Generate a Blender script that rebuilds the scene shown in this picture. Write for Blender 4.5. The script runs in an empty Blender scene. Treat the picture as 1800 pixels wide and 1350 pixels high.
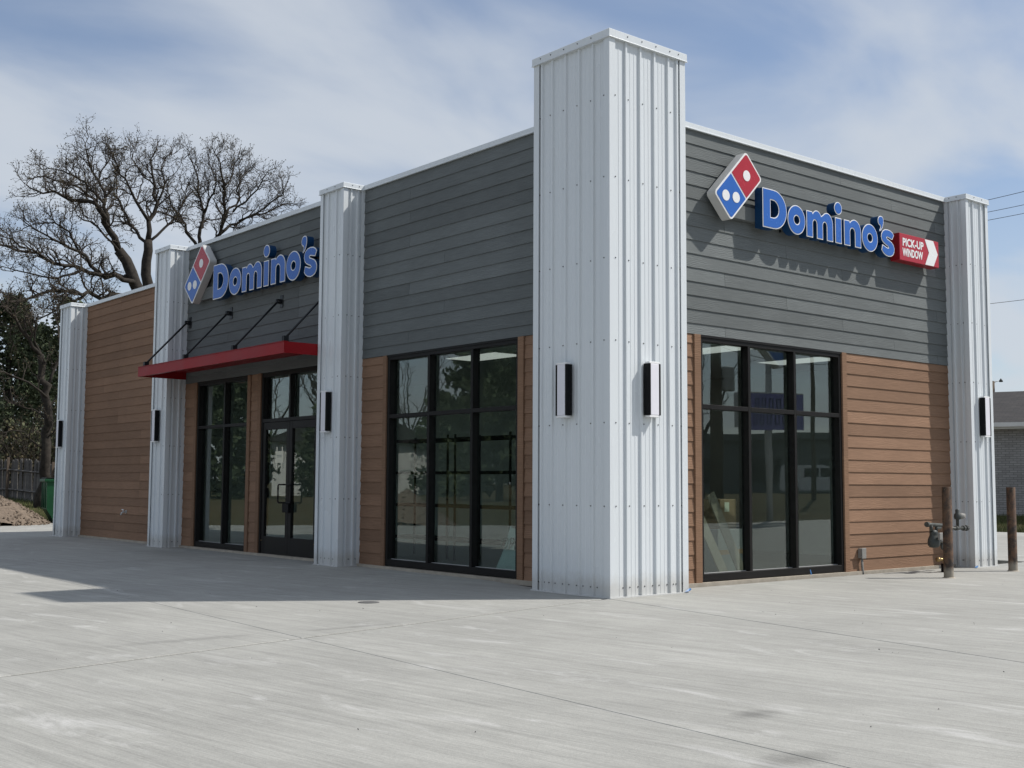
import bpy, math, random
from mathutils import Vector, Matrix
R = math.radians
sc = bpy.context.scene
col = sc.collection

# ---------------------------------------------------------------- camera
CAM = dict(f=2079.74, x=-8.5593, y=-8.7255, z=1.1694, yaw=39.7031, pitch=4.7932, roll=0.3005)
_y, _p, _r = R(CAM['yaw']), R(CAM['pitch']), R(CAM['roll'])
FW = Vector((math.sin(_y)*math.cos(_p), math.cos(_y)*math.cos(_p), math.sin(_p)))
RT0 = Vector((math.cos(_y), -math.sin(_y), 0)); UP0 = RT0.cross(FW)
RT = RT0*math.cos(_r) + UP0*math.sin(_r); UP = UP0*math.cos(_r) - RT0*math.sin(_r)
CP = Vector((CAM['x'], CAM['y'], CAM['z']))
cd = bpy.data.cameras.new('camera'); cam = bpy.data.objects.new('camera', cd); col.objects.link(cam)
cd.sensor_width = 36; cd.sensor_fit = 'HORIZONTAL'; cd.lens = CAM['f']/1800*36
cd.clip_start = 0.1; cd.clip_end = 6000
m = Matrix((RT, UP, -FW)).transposed().to_4x4(); m.translation = CP
cam.matrix_world = m
sc.camera = cam

def at(px, py, depth):
    """point of the place seen at (px,py) of the 1800x1350 photograph, depth metres ahead"""
    return CP + depth*(FW + RT*((px-900)/CAM['f']) + UP*((675-py)/CAM['f']))

# ---------------------------------------------------------------- light
SUN = Vector((4.52, -2.96, 5.98)).normalized()
SUN_EL = math.asin(SUN.z); SUN_AZ = math.atan2(SUN.x, SUN.y)
SKY_STRENGTH = 0.080
CLOUD = (8.0, 8.6, 9.4)
w = bpy.data.worlds.new('World'); sc.world = w; w.use_nodes = True
nt = w.node_tree; nt.nodes.clear()
def wn(t, **k):
    n = nt.nodes.new(t)
    for a, b in k.items(): setattr(n, a, b)
    return n
out = wn('ShaderNodeOutputWorld'); bg = wn('ShaderNodeBackground'); bg.inputs[1].default_value = SKY_STRENGTH
sky = wn('ShaderNodeTexSky', sky_type='NISHITA', sun_disc=False, sun_elevation=SUN_EL, sun_rotation=SUN_AZ,
         air_density=1.0, dust_density=0.7, ozone_density=1.0, altitude=200)
tc = wn('ShaderNodeTexCoord')
sep = wn('ShaderNodeSeparateXYZ'); nt.links.new(tc.outputs['Generated'], sep.inputs[0])
mx = wn('ShaderNodeMath', operation='MAXIMUM'); nt.links.new(sep.outputs[2], mx.inputs[0]); mx.inputs[1].default_value = 0.0
ad = wn('ShaderNodeMath', operation='ADD'); nt.links.new(mx.outputs[0], ad.inputs[0]); ad.inputs[1].default_value = 0.22
dx = wn('ShaderNodeMath', operation='DIVIDE'); nt.links.new(sep.outputs[0], dx.inputs[0]); nt.links.new(ad.outputs[0], dx.inputs[1])
dy = wn('ShaderNodeMath', operation='DIVIDE'); nt.links.new(sep.outputs[1], dy.inputs[0]); nt.links.new(ad.outputs[0], dy.inputs[1])
cb = wn('ShaderNodeCombineXYZ'); nt.links.new(dx.outputs[0], cb.inputs[0]); nt.links.new(dy.outputs[0], cb.inputs[1])
mp = wn('ShaderNodeMapping'); nt.links.new(cb.outputs[0], mp.inputs[0])
mp.inputs['Rotation'].default_value = (0, 0, R(-37.95)); mp.inputs['Scale'].default_value = (0.80, 1.35, 1); mp.inputs['Location'].default_value = (17.266, 11.561, 0)
n1 = wn('ShaderNodeTexNoise'); nt.links.new(mp.outputs[0], n1.inputs['Vector'])
n1.inputs['Scale'].default_value = 1.686; n1.inputs['Detail'].default_value = 8; n1.inputs['Roughness'].default_value = 0.47; n1.inputs['Distortion'].default_value = 0.45
rp = wn('ShaderNodeValToRGB'); nt.links.new(n1.outputs[0], rp.inputs[0])
rp.color_ramp.interpolation = 'EASE'
rp.color_ramp.elements[0].position = 0.328; rp.color_ramp.elements[0].color = (0.16, 0.16, 0.16, 1)
rp.color_ramp.elements[1].position = 0.613; rp.color_ramp.elements[1].color = (0.88, 0.88, 0.88, 1)
# more veil of cloud toward the horizon
hz = wn('ShaderNodeMapRange'); nt.links.new(sep.outputs[2], hz.inputs[0])
hz.inputs[1].default_value = 0.0; hz.inputs[2].default_value = 0.34; hz.inputs[3].default_value = 0.72; hz.inputs[4].default_value = 0.0
mxx = wn('ShaderNodeMath', operation='MAXIMUM'); nt.links.new(rp.outputs[0], mxx.inputs[0]); nt.links.new(hz.outputs[0], mxx.inputs[1])
mix = wn('ShaderNodeMix', data_type='RGBA'); nt.links.new(mxx.outputs[0], mix.inputs[0])
deep = wn('ShaderNodeMix', data_type='RGBA', blend_type='MULTIPLY'); deep.inputs[0].default_value = 1.0; deep.inputs[7].default_value = (1.32, 1.40, 1.52, 1)
nt.links.new(sky.outputs[0], deep.inputs[6]); nt.links.new(deep.outputs[2], mix.inputs[6]); mix.inputs[7].default_value = (*CLOUD, 1)
nt.links.new(mix.outputs[2], bg.inputs[0]); nt.links.new(bg.outputs[0], out.inputs[0])

sd = bpy.data.lights.new('sun', 'SUN'); sd.energy = 4.8; sd.angle = R(0.9); sd.color = (1.0, 0.955, 0.89)
so = bpy.data.objects.new('sun', sd); col.objects.link(so)
so.rotation_euler = SUN.to_track_quat('Z', 'Y').to_euler(); so.location = (20, -20, 30)

vs = sc.view_settings; vs.view_transform = 'Standard'; vs.look = 'None'; vs.exposure = -0.06; vs.gamma = 1.0
sc.render.engine = 'CYCLES'
sc.cycles.use_denoising = True
sc.cycles.max_bounces = 8; sc.cycles.transparent_max_bounces = 16
sc.cycles.sample_clamp_indirect = 6

# ---------------------------------------------------------------- helpers
class MB:
    def __init__(s): s.v = []; s.f = []
    def add(s, vs, fs):
        b = len(s.v); s.v += [tuple(x) for x in vs]; s.f += [tuple(b+i for i in f) for f in fs]
    def box(s, x0, x1, y0, y1, z0, z1):
        s.add([(x0,y0,z0),(x1,y0,z0),(x1,y1,z0),(x0,y1,z0),(x0,y0,z1),(x1,y0,z1),(x1,y1,z1),(x0,y1,z1)],
              [(3,2,1,0),(4,5,6,7),(0,1,5,4),(1,2,6,5),(2,3,7,6),(3,0,4,7)]); return s
    def cbox(s, x0, x1, y0, y1, z0, z1, c=0.004):
        """box with chamfered vertical and horizontal edges"""
        P = []
        for sx, sy, sz in [(a,b,e) for a in (0,1) for b in (0,1) for e in (0,1)]:
            X = (x0,x1)[sx]; Y = (y0,y1)[sy]; Z = (z0,z1)[sz]
            ix = c if sx == 0 else -c; iy = c if sy == 0 else -c; iz = c if sz == 0 else -c
            P += [(X,Y+iy,Z+iz),(X+ix,Y,Z+iz),(X+ix,Y+iy,Z)]
        def k(a,b,e,i): return (a*4+b*2+e)*3+i
        F = [(k(0,0,0,0),k(0,0,1,0),k(0,1,1,0),k(0,1,0,0)),(k(1,0,0,0),k(1,1,0,0),k(1,1,1,0),k(1,0,1,0)),
             (k(0,0,0,1),k(1,0,0,1),k(1,0,1,1),k(0,0,1,1)),(k(0,1,0,1),k(0,1,1,1),k(1,1,1,1),k(1,1,0,1)),
             (k(0,0,0,2),k(0,1,0,2),k(1,1,0,2),k(1,0,0,2)),(k(0,0,1,2),k(1,0,1,2),k(1,1,1,2),k(0,1,1,2))]
        for a in (0,1):
            for b in (0,1):
                F.append((k(a,b,0,0),k(a,b,0,1),k(a,b,1,1),k(a,b,1,0)))
                F.append((k(a,0,b,0),k(a,0,b,2),k(a,1,b,2),k(a,1,b,0)))
                F.append((k(0,a,b,1),k(0,a,b,2),k(1,a,b,2),k(1,a,b,1)))
                for e in (0,1): F.append((k(a,b,e,0),k(a,b,e,1),k(a,b,e,2)))
        s.add(P, F); return s
    def prism(s, poly, f0, f1):
        """poly: 2-D points; f0/f1 map a 2-D point to the two 3-D ends"""
        n = len(poly); A = [f0(*q) for q in poly]; B = [f1(*q) for q in poly]
        s.add(A+B, [tuple(range(n))[::-1], tuple(range(n, 2*n))] + [(i,(i+1)%n,n+(i+1)%n,n+i) for i in range(n)]); return s
    def tube(s, pts, rad, n=8, cap=True):
        pts = [Vector(q) for q in pts]
        if not hasattr(rad, '__len__'): rad = [rad]*len(pts)
        b = len(s.v); up = None
        for i, q in enumerate(pts):
            t = (pts[min(i+1,len(pts)-1)] - pts[max(i-1,0)])
            t = t.normalized() if t.length > 1e-9 else Vector((0,0,1))
            if up is None: up = Vector((0,0,1)) if abs(t.z) < .9 else Vector((1,0,0))
            a = t.cross(up)
            if a.length < 1e-6: a = t.orthogonal()
            a.normalize(); bb = a.cross(t); up = bb
            for k in range(n):
                an = 2*math.pi*k/n
                s.v.append(tuple(q + a*(rad[i]*math.cos(an)) + bb*(rad[i]*math.sin(an))))
        for i in range(len(pts)-1):
            for k in range(n):
                k2 = (k+1) % n
                s.f.append((b+i*n+k, b+i*n+k2, b+(i+1)*n+k2, b+(i+1)*n+k))
        if cap and n > 2:
            s.f.append(tuple(b+k for k in range(n))[::-1]); s.f.append(tuple(b+(len(pts)-1)*n+k for k in range(n)))
        return s
    def lathe(s, prof, cx, cy, n=20):
        """prof: (radius, z) from bottom to top"""
        b = len(s.v)
        for r, z in prof:
            for k in range(n):
                an = 2*math.pi*k/n; s.v.append((cx+r*math.cos(an), cy+r*math.sin(an), z))
        for i in range(len(prof)-1):
            for k in range(n):
                k2 = (k+1) % n; s.f.append((b+i*n+k, b+i*n+k2, b+(i+1)*n+k2, b+(i+1)*n+k))
        s.f.append(tuple(b+k for k in range(n))[::-1]); s.f.append(tuple(b+(len(prof)-1)*n+k for k in range(n)))
        return s
    def build(s, name, mat, parent=None, smooth=False):
        me = bpy.data.meshes.new(name); me.from_pydata(s.v, [], s.f); me.update()
        if smooth: me.polygons.foreach_set('use_smooth', [True]*len(me.polygons))
        if mat: me.materials.append(mat)
        o = bpy.data.objects.new(name, me); col.objects.link(o); o.parent = parent
        return o

def tag(o, label=None, cat=None, group=None, kind=None):
    if label: o['label'] = label
    if cat: o['category'] = cat
    if group: o['group'] = group
    if kind: o['kind'] = kind
    return o
def empty(name, loc=(0,0,0), rz=0.0, label=None, cat=None, group=None):
    o = bpy.data.objects.new(name, None); col.objects.link(o); o.location = loc; o.rotation_euler = (0,0,rz)
    o.empty_display_size = 0.2
    return tag(o, label, cat, group)
def copy_tree(o, parent=None):
    c = o.copy(); col.objects.link(c); c.parent = parent
    for ch in [x for x in bpy.data.objects if x.parent == o]: copy_tree(ch, c)
    return c

# ---------------------------------------------------------------- materials
class Mt:
    def __init__(s, name):
        s.m = bpy.data.materials.new(name); s.m.use_nodes = True; s.t = s.m.node_tree; s.b = s.t.nodes['Principled BSDF']
    def n(s, t, ins=None, **k):
        n = s.t.nodes.new(t)
        for a, b in k.items(): setattr(n, a, b)
        for a, b in (ins or {}).items():
            if hasattr(b, 'is_linked') or isinstance(b, bpy.types.NodeSocket): s.t.links.new(b, n.inputs[a])
            else: n.inputs[a].default_value = b
        return n
    def link(s, a, b): s.t.links.new(a, b)
    def set(s, **k):
        for a, b in k.items():
            a = {'color':'Base Color','rough':'Roughness','metal':'Metallic','spec':'Specular IOR Level','normal':'Normal'}.get(a, a)
            if isinstance(b, bpy.types.NodeSocket): s.t.links.new(b, s.b.inputs[a])
            else: s.b.inputs[a].default_value = (*b, 1) if isinstance(b, tuple) and len(b) == 3 else b
        return s
    def co(s, scale=(1,1,1), rot=(0,0,0), kind='Object', jit=0.0):
        v = s.n('ShaderNodeTexCoord').outputs[kind]
        if jit:
            oi = s.n('ShaderNodeObjectInfo'); ml = s.n('ShaderNodeMath', {0: oi.outputs['Random'], 1: jit}, operation='MULTIPLY')
            v = s.n('ShaderNodeVectorMath', {0: v, 1: ml.outputs[0]}, operation='ADD').outputs[0]
        return s.n('ShaderNodeMapping', {'Vector': v, 'Scale': scale, 'Rotation': rot}).outputs[0]
    def noise(s, vec, scale, detail=3, rough=.5, dist=0.0):
        return s.n('ShaderNodeTexNoise', {'Vector': vec, 'Scale': scale, 'Detail': detail, 'Roughness': rough, 'Distortion': dist}).outputs[0]
    def ramp(s, fac, *st):
        r = s.n('ShaderNodeValToRGB', {0: fac}); cr = r.color_ramp
        while len(cr.elements) > len(st): cr.elements.remove(cr.elements[-1])
        while len(cr.elements) < len(st): cr.elements.new(1.0)
        for e, (p, c) in zip(cr.elements, st):
            e.position = p; e.color = (*c, 1) if hasattr(c, '__len__') else (c, c, c, 1)
        return r.outputs[0]
    def mix(s, fac, a, b, mode='MIX'):
        n = s.n('ShaderNodeMix', data_type='RGBA', blend_type=mode)
        for i, x in ((0, fac), (6, a), (7, b)):
            if isinstance(x, bpy.types.NodeSocket): s.link(x, n.inputs[i])
            elif hasattr(x, '__len__'): n.inputs[i].default_value = (*x, 1)
            else: n.inputs[i].default_value = x if i == 0 else (x, x, x, 1)
        return n.outputs[2]
    def bump(s, h, strength=.3, dist=.01, prev=None):
        d = {'Height': h, 'Strength': strength, 'Distance': dist}
        if prev is not None: d['Normal'] = prev
        return s.n('ShaderNodeBump', d).outputs[0]

def plain(name, c, rough=.5, metal=0.0, var=.06, vscale=4.0, bump=0.0, spec=.28):
    M = Mt(name); v = M.co(); nz = M.noise(v, vscale, 5, .6)
    k = M.ramp(nz, (.3, 1-var), (.7, 1+var))
    M.set(color=M.mix(1.0, c, k, 'MULTIPLY'), metal=metal, spec=spec)
    M.set(rough=M.n('ShaderNodeMapRange', {0: nz, 1: .3, 2: .7, 3: max(rough-.07, .02), 4: min(rough+.07, 1)}).outputs[0])
    if bump: M.set(normal=M.bump(M.noise(v, vscale*8, 4, .6), bump, .003))
    return M.m

def siding(name, c):
    M = Mt(name)
    v = M.co((.42, .42, 1), jit=37.0)
    wv = M.n('ShaderNodeTexWave', {'Vector': v, 'Scale': 15.0, 'Distortion': 7.5, 'Detail': 2.5, 'Detail Scale': 1.1, 'Detail Roughness': .55}, wave_type='BANDS', bands_direction='Z').outputs[0]
    v2 = M.co((1.6, 1.6, 40), jit=19.0); fn = M.noise(v2, 3.0, 4, .65)
    v3 = M.co((.8, .8, 2.2), jit=11.0); msk = M.ramp(M.noise(v3, 1.6, 2), (.42, 0.0), (.62, 1.0))
    g = M.n('ShaderNodeMath', {0: wv, 1: msk}, operation='MULTIPLY').outputs[0]
    h = M.n('ShaderNodeMath', {0: g, 1: fn}, operation='ADD').outputs[0]
    oi = M.n('ShaderNodeObjectInfo').outputs['Random']
    k = M.ramp(oi, (0, .87), (1, 1.13))
    cc = M.mix(1.0, c, k, 'MULTIPLY')
    cc = M.mix(1.0, cc, M.ramp(fn, (.3, .86), (.7, 1.12)), 'MULTIPLY')
    cc = M.mix(1.0, cc, M.ramp(g, (.0, .97), (.35, 1.0), (.8, 1.10)), 'MULTIPLY')
    big = M.noise(M.co((.5, .5, .5)), 1.3, 3)
    cc = M.mix(1.0, cc, M.ramp(big, (.35, .94), (.65, 1.06)), 'MULTIPLY')
    M.set(color=cc, rough=.78, spec=.14, normal=M.bump(h, .42, .004))
    return M.m

def concrete(name, base=(.345, .342, .318)):
    M = Mt(name)
    v = M.co(); vr = M.co((1, 1, 1), (0, 0, R(-8)))
    st = M.n('ShaderNodeMapping', {'Vector': vr, 'Scale': (5.0, .28, 1)}).outputs[0]
    streak = M.noise(st, 1.6, 7, .68, .25)
    st2 = M.n('ShaderNodeMapping', {'Vector': vr, 'Scale': (46, 1.6, 1)}).outputs[0]
    broom = M.noise(st2, 1.5, 4, .7)
    blotch = M.noise(v, .55, 6, .62, .3)
    blotch2 = M.noise(v, 2.6, 6, .65, .5)
    fine = M.noise(v, 55, 4, .7)
    oi = M.n('ShaderNodeObjectInfo').outputs['Random']
    c = M.mix(1.0, base, M.ramp(oi, (0, .955), (1, 1.04)), 'MULTIPLY')
    c = M.mix(1.0, c, M.ramp(streak, (.30, .88), (.52, 1.0), (.72, 1.09)), 'MULTIPLY')
    c = M.mix(1.0, c, M.ramp(blotch, (.32, .88), (.55, 1.0), (.75, 1.08)), 'MULTIPLY')
    c = M.mix(1.0, c, M.ramp(blotch2, (.3, .96), (.7, 1.035)), 'MULTIPLY')
    c = M.mix(1.0, c, M.ramp(broom, (.3, .89), (.7, 1.10)), 'MULTIPLY')
    c = M.mix(1.0, c, M.ramp(fine, (.25, .88), (.75, 1.09)), 'MULTIPLY')
    mid = M.noise(v, 11, 6, .7, .4); c = M.mix(1.0, c, M.ramp(mid, (.3, .955), (.7, 1.04)), 'MULTIPLY')
    b2 = M.noise(M.n('ShaderNodeMapping', {'Vector': vr, 'Scale': (17, .42, 1)}).outputs[0], 1.5, 6, .72); c = M.mix(1.0, c, M.ramp(b2, (.32, .88), (.5, 1.0), (.70, 1.12)), 'MULTIPLY')
    # rain of small dark specks
    vo = M.n('ShaderNodeTexVoronoi', {'Vector': v, 'Scale': 2.1, 'Randomness': 1.0}).outputs['Distance']
    c = M.mix(M.ramp(vo, (.008, .6), (.014, 0.0)), c, (.12, .115, .10))
    # pale laitance blotches
    lai = M.ramp(M.noise(M.n('ShaderNodeMapping', {'Vector': vr, 'Scale': (2.4, .7, 1), 'Location': (3, 7, 0)}).outputs[0], 1.3, 8, .7, .8), (.56, 0.0), (.70, .55))
    c = M.mix(lai, c, (.56, .555, .54))
    # two oily spots and a rubber scuff, where the place has them
    for (sx, sy, rx, ry, dk) in ((-3.68,-4.78,.20,.10,.62), (-4.32,-5.53,.26,.12,.66), (-4.75,-.35,.75,.10,.78), (-3.35,-.42,.5,.07,.72)):
        q = M.n('ShaderNodeMapping', {'Vector': v, 'Location': (-sx/rx, -sy/ry, 0), 'Scale': (1/rx, 1/ry, 0)}).outputs[0]
        ln = M.n('ShaderNodeVectorMath', {0: q}, operation='LENGTH').outputs['Value']
        ln = M.n('ShaderNodeMath', {0: ln, 1: M.n('ShaderNodeMath', {0: blotch2, 1: 1.6}, operation='MULTIPLY').outputs[0]}, operation='ADD').outputs[0]
        c = M.mix(1.0, c, M.ramp(M.n('ShaderNodeMath', {0: ln, 1: 2.4}, operation='DIVIDE').outputs[0], (.38, dk), (.78, 1.0)), 'MULTIPLY')
    # faint curved tyre tracks
    for (cx_, cy_, r_) in ((4.5, 6.2, 13.4), (4.5, 6.2, 14.9), (-13.0, -9.5, 9.6), (-13.0, -9.5, 11.1)):
        q = M.n('ShaderNodeMapping', {'Vector': v, 'Location': (-cx_, -cy_, 0), 'Scale': (1, 1, 0)}).outputs[0]
        ln = M.n('ShaderNodeVectorMath', {0: q}, operation='LENGTH').outputs['Value']
        df = M.n('ShaderNodeMath', {0: ln, 1: r_}, operation='SUBTRACT').outputs[0]
        df = M.n('ShaderNodeMath', {0: df}, operation='ABSOLUTE').outputs[0]
        tr = M.ramp(df, (.0, .93), (.09, .94), (.15, 1.0))
        c = M.mix(M.ramp(blotch, (.42, .1), (.62, 1.0)), c, M.mix(1.0, c, tr, 'MULTIPLY'))
    hb = M.n('ShaderNodeMath', {0: broom, 1: fine}, operation='ADD').outputs[0]
    M.set(color=c, rough=.82, spec=.35, normal=M.bump(hb, .6, .005))
    return M.m

MAT = {}
def metal_white():
    M = Mt('white_painted_steel'); v = M.co((1, 1, .25))
    nz = M.noise(v, 2.2, 4, .55); fine = M.noise(M.co((30, 30, .6)), 2.0, 3, .6)
    c = M.mix(1.0, (.664, .700, .722), M.ramp(nz, (.3, .985), (.7, 1.012)), 'MULTIPLY')
    c = M.mix(1.0, c, M.ramp(fine, (.3, .985), (.7, 1.01)), 'MULTIPLY')
    # splash dirt close to the ground
    z = M.n('ShaderNodeSeparateXYZ', {0: M.n('ShaderNodeTexCoord').outputs['Object']}).outputs[2]
    dn = M.n('ShaderNodeMath', {0: z, 1: M.n('ShaderNodeMath', {0: M.noise(M.co(), 9, 5, .7), 1: .22}, operation='MULTIPLY').outputs[0]}, operation='SUBTRACT').outputs[0]
    c = M.mix(M.ramp(dn, (.0, .45), (.14, .0)), c, (.42, .39, .34))
    b = M.bump(nz, .10, .02)
    M.set(color=c, rough=M.n('ShaderNodeMapRange', {0: nz, 1: .3, 2: .7, 3: .22, 4: .32}).outputs[0], spec=.5, normal=b)
    return M.m
MAT['metal'] = metal_white()
MAT['gray'] = siding('gray_fibre_cement', (.140, .153, .154))
MAT['brown'] = siding('brown_fibre_cement', (.236, .144, .094))
MAT['browntrim'] = siding('brown_trim', (.228, .138, .088))
MAT['concrete'] = concrete('broomed_concrete')
MAT['ledge'] = plain('concrete_ledge', (.38, .34, .28), .85, var=.15, vscale=9, bump=.5)
MAT['core'] = plain('building_wrap', (.03, .03, .03), .9)
MAT['black'] = plain('black_anodised', (.012, .0112, .0108), .45, var=.15, vscale=3, spec=.16)
MAT['blackmatte'] = plain('black_plastic', (.007, .007, .008), .5, var=.1, spec=.12)
MAT['screw'] = plain('zinc_screw', (.16, .16, .16), .45, metal=.7)
MAT['white'] = plain('white_acrylic', (.80, .80, .80), .28, var=.02)
MAT['lampwhite'] = plain('frosted_lens', (.74, .73, .78), .4, var=.02)
MAT['gal'] = plain('return_grey_metal', (.50, .50, .49), .4, metal=.0, var=.06)
MAT['blueface'] = plain('blue_acrylic', (.028, .125, .45), .25, var=.03)
MAT['bluereturn'] = plain('navy_return', (.006, .045, .13), .45, var=.08)
MAT['redface'] = plain('red_acrylic', (.40, .024, .040), .25, var=.03)
MAT['redreturn'] = plain('red_return', (.30, .010, .016), .4, var=.06)
MAT['redcanopy'] = plain('red_painted_steel', (.26, .011, .015), .38, var=.10, vscale=1.5, spec=.14)
MAT['darkrod'] = plain('dark_steel_rod', (.02, .022, .025), .35, metal=.3, var=.1)
MAT['raceway'] = plain('grey_raceway', (.13, .14, .14), .5)
MAT['intwall'] = plain('interior_paint', (.55, .57, .54), .8, var=.03)
MAT['intfloor'] = plain('interior_floor', (.22, .22, .21), .45, var=.12)
MAT['ceil'] = plain('ceiling_tile', (.62, .63, .61), .9, var=.04)
MAT['card'] = plain('cardboard', (.30, .20, .12), .85, var=.12)
MAT['woodboard'] = plain('pale_plank', (.30, .25, .19), .7, var=.12)
MAT['paper'] = plain('paper', (.68, .66, .52), .9, var=.05)
MAT['mint'] = plain('pale_poster', (.50, .62, .58), .8, var=.08)
MAT['ink'] = plain('dark_ink', (.05, .10, .10), .8)
MAT['rust'] = None
def rusty():
    M = Mt('rusty_painted_pipe'); v = M.co(); a = M.noise(v, 7, 7, .7, .6); b = M.noise(v, 30, 4, .7)
    c = M.mix(M.ramp(a, (.42, 0), (.58, 1)), (.030, .022, .017), (.115, .062, .034))
    c = M.mix(M.ramp(b, (.60, 0), (.70, .7)), c, (.20, .16, .10))
    z = M.n('ShaderNodeSeparateXYZ', {0: v}).outputs[2]
    zz = M.n('ShaderNodeMath', {0: z, 1: M.n('ShaderNodeMath', {0: a, 1: .12}, operation='MULTIPLY').outputs[0]}, operation='SUBTRACT').outputs[0]
    c = M.mix(M.ramp(zz, (.03, .8), (.09, 0)), c, (.30, .27, .22))
    M.set(color=c, rough=.75, normal=M.bump(b, .5, .004)); return M.m
MAT['rust'] = rusty()
MAT['meter'] = plain('grey_green_meter_paint', (.050, .057, .055), .5, var=.15, bump=.2)
MAT['pipe'] = plain('weathered_pipe', (.070, .074, .068), .5, var=.3, vscale=14, bump=.3)
MAT['brass'] = plain('brass_fitting', (.36, .25, .12), .4, metal=.8, var=.2)
MAT['pvc'] = plain('grey_conduit', (.24, .235, .22), .6, var=.08)
MAT['bluetape'] = plain('blue_film', (.05, .16, .36), .4)
MAT['bark'] = plain('oak_bark', (.034, .029, .024), .95, var=.55, vscale=9, bump=1.0)
MAT['twig'] = plain('oak_twig', (.050, .041, .034), .95, var=.35, vscale=2)
MAT['bud'] = plain('opening_bud', (.085, .070, .040), .8, var=.4, vscale=1.2)
MAT['needle'] = plain('pine_needle', (.060, .078, .040), .7, var=.5, vscale=1.0)
MAT['leaf'] = plain('evergreen_leaf', (.085, .090, .042), .6, var=.5, vscale=1.3)
MAT['grass'] = plain('grass_blade', (.085, .100, .034), .8, var=.5, vscale=.8)
MAT['litter'] = plain('dead_leaf', (.21, .135, .080), .9, var=.5, vscale=3)
MAT['gravel'] = plain('brown_gravel', (.160, .125, .095), .95, var=.35, vscale=12, bump=1.0)
MAT['green'] = plain('green_dumpster_paint', (.010, .070, .028), .45, var=.2, vscale=3)
MAT['oldwood'] = plain('weathered_picket', (.125, .118, .112), .9, var=.4, vscale=6, bump=.5)
MAT['polewood'] = plain('creosote_pole', (.11, .085, .065), .9, var=.25)
MAT['wire'] = plain('cable', (.05, .05, .055), .6)
MAT['whitetrim'] = plain('white_house_trim', (.62, .61, .58), .6, var=.06)
MAT['glassdark'] = plain('dark_house_glass', (.02, .024, .028), .08)
MAT['tyre'] = plain('tyre', (.02, .02, .02), .8)
MAT['vanwhite'] = plain('white_van_paint', (.72, .72, .72), .2, var=.02)
MAT['purple'] = plain('lilac_banner', (.20, .18, .42), .5, var=.05)
MAT['purpleink'] = plain('banner_outline', (.03, .03, .10), .5)
MAT['drain'] = plain('cast_iron', (.10, .10, .10), .7, var=.2)

def ground_mat():
    M = Mt('turf_and_soil'); v = M.co()
    a = M.noise(v, .12, 6, .6, .4); b = M.noise(v, 2.2, 6, .7); c3 = M.noise(v, 14, 4, .7)
    c = M.mix(M.ramp(a, (.38, 0), (.62, 1)), (.052, .052, .022), (.105, .080, .046))
    c = M.mix(M.ramp(b, (.40, 0), (.66, .8)), c, (.088, .076, .038))
    c = M.mix(1.0, c, M.ramp(c3, (.25, .6), (.75, 1.3)), 'MULTIPLY')
    M.set(color=c, rough=.95, spec=.1, normal=M.bump(c3, .9, .05)); return M.m
MAT['ground'] = ground_mat()

def brick_mat():
    M = Mt('white_painted_brick')
    t = M.n('ShaderNodeTexCoord').outputs['Object']
    br = M.n('ShaderNodeTexBrick', {'Vector': M.n('ShaderNodeMapping', {'Vector': t, 'Rotation': (R(90), 0, 0)}).outputs[0], 'Color1': (.36,.35,.335,1), 'Color2': (.28,.27,.26,1), 'Mortar': (.17,.165,.16,1),
             'Scale': 1.0, 'Mortar Size': .008, 'Brick Width': .21, 'Row Height': .068, 'Mortar Smooth': .2})
    nz = M.noise(t, 1.2, 5, .6)
    M.set(color=M.mix(1.0, br.outputs[0], M.ramp(nz, (.3, .82), (.7, 1.1)), 'MULTIPLY'), rough=.9, normal=M.bump(br.outputs['Fac'], -.5, .01)); return M.m
MAT['brick'] = brick_mat()
def shingle_mat():
    M = Mt('asphalt_shingle')
    t = M.n('ShaderNodeTexCoord').outputs['Object']
    br = M.n('ShaderNodeTexBrick', {'Vector': t, 'Color1': (.026,.024,.025,1), 'Color2': (.042,.038,.037,1), 'Mortar': (.018,.017,.017,1),
             'Scale': 1.0, 'Mortar Size': .012, 'Brick Width': .30, 'Row Height': .145})
    nz = M.noise(t, 3, 6, .7)
    M.set(color=M.mix(1.0, br.outputs[0], M.ramp(nz, (.3, .75), (.7, 1.2)), 'MULTIPLY'), rough=.95); return M.m
MAT['shingle'] = shingle_mat()

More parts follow.
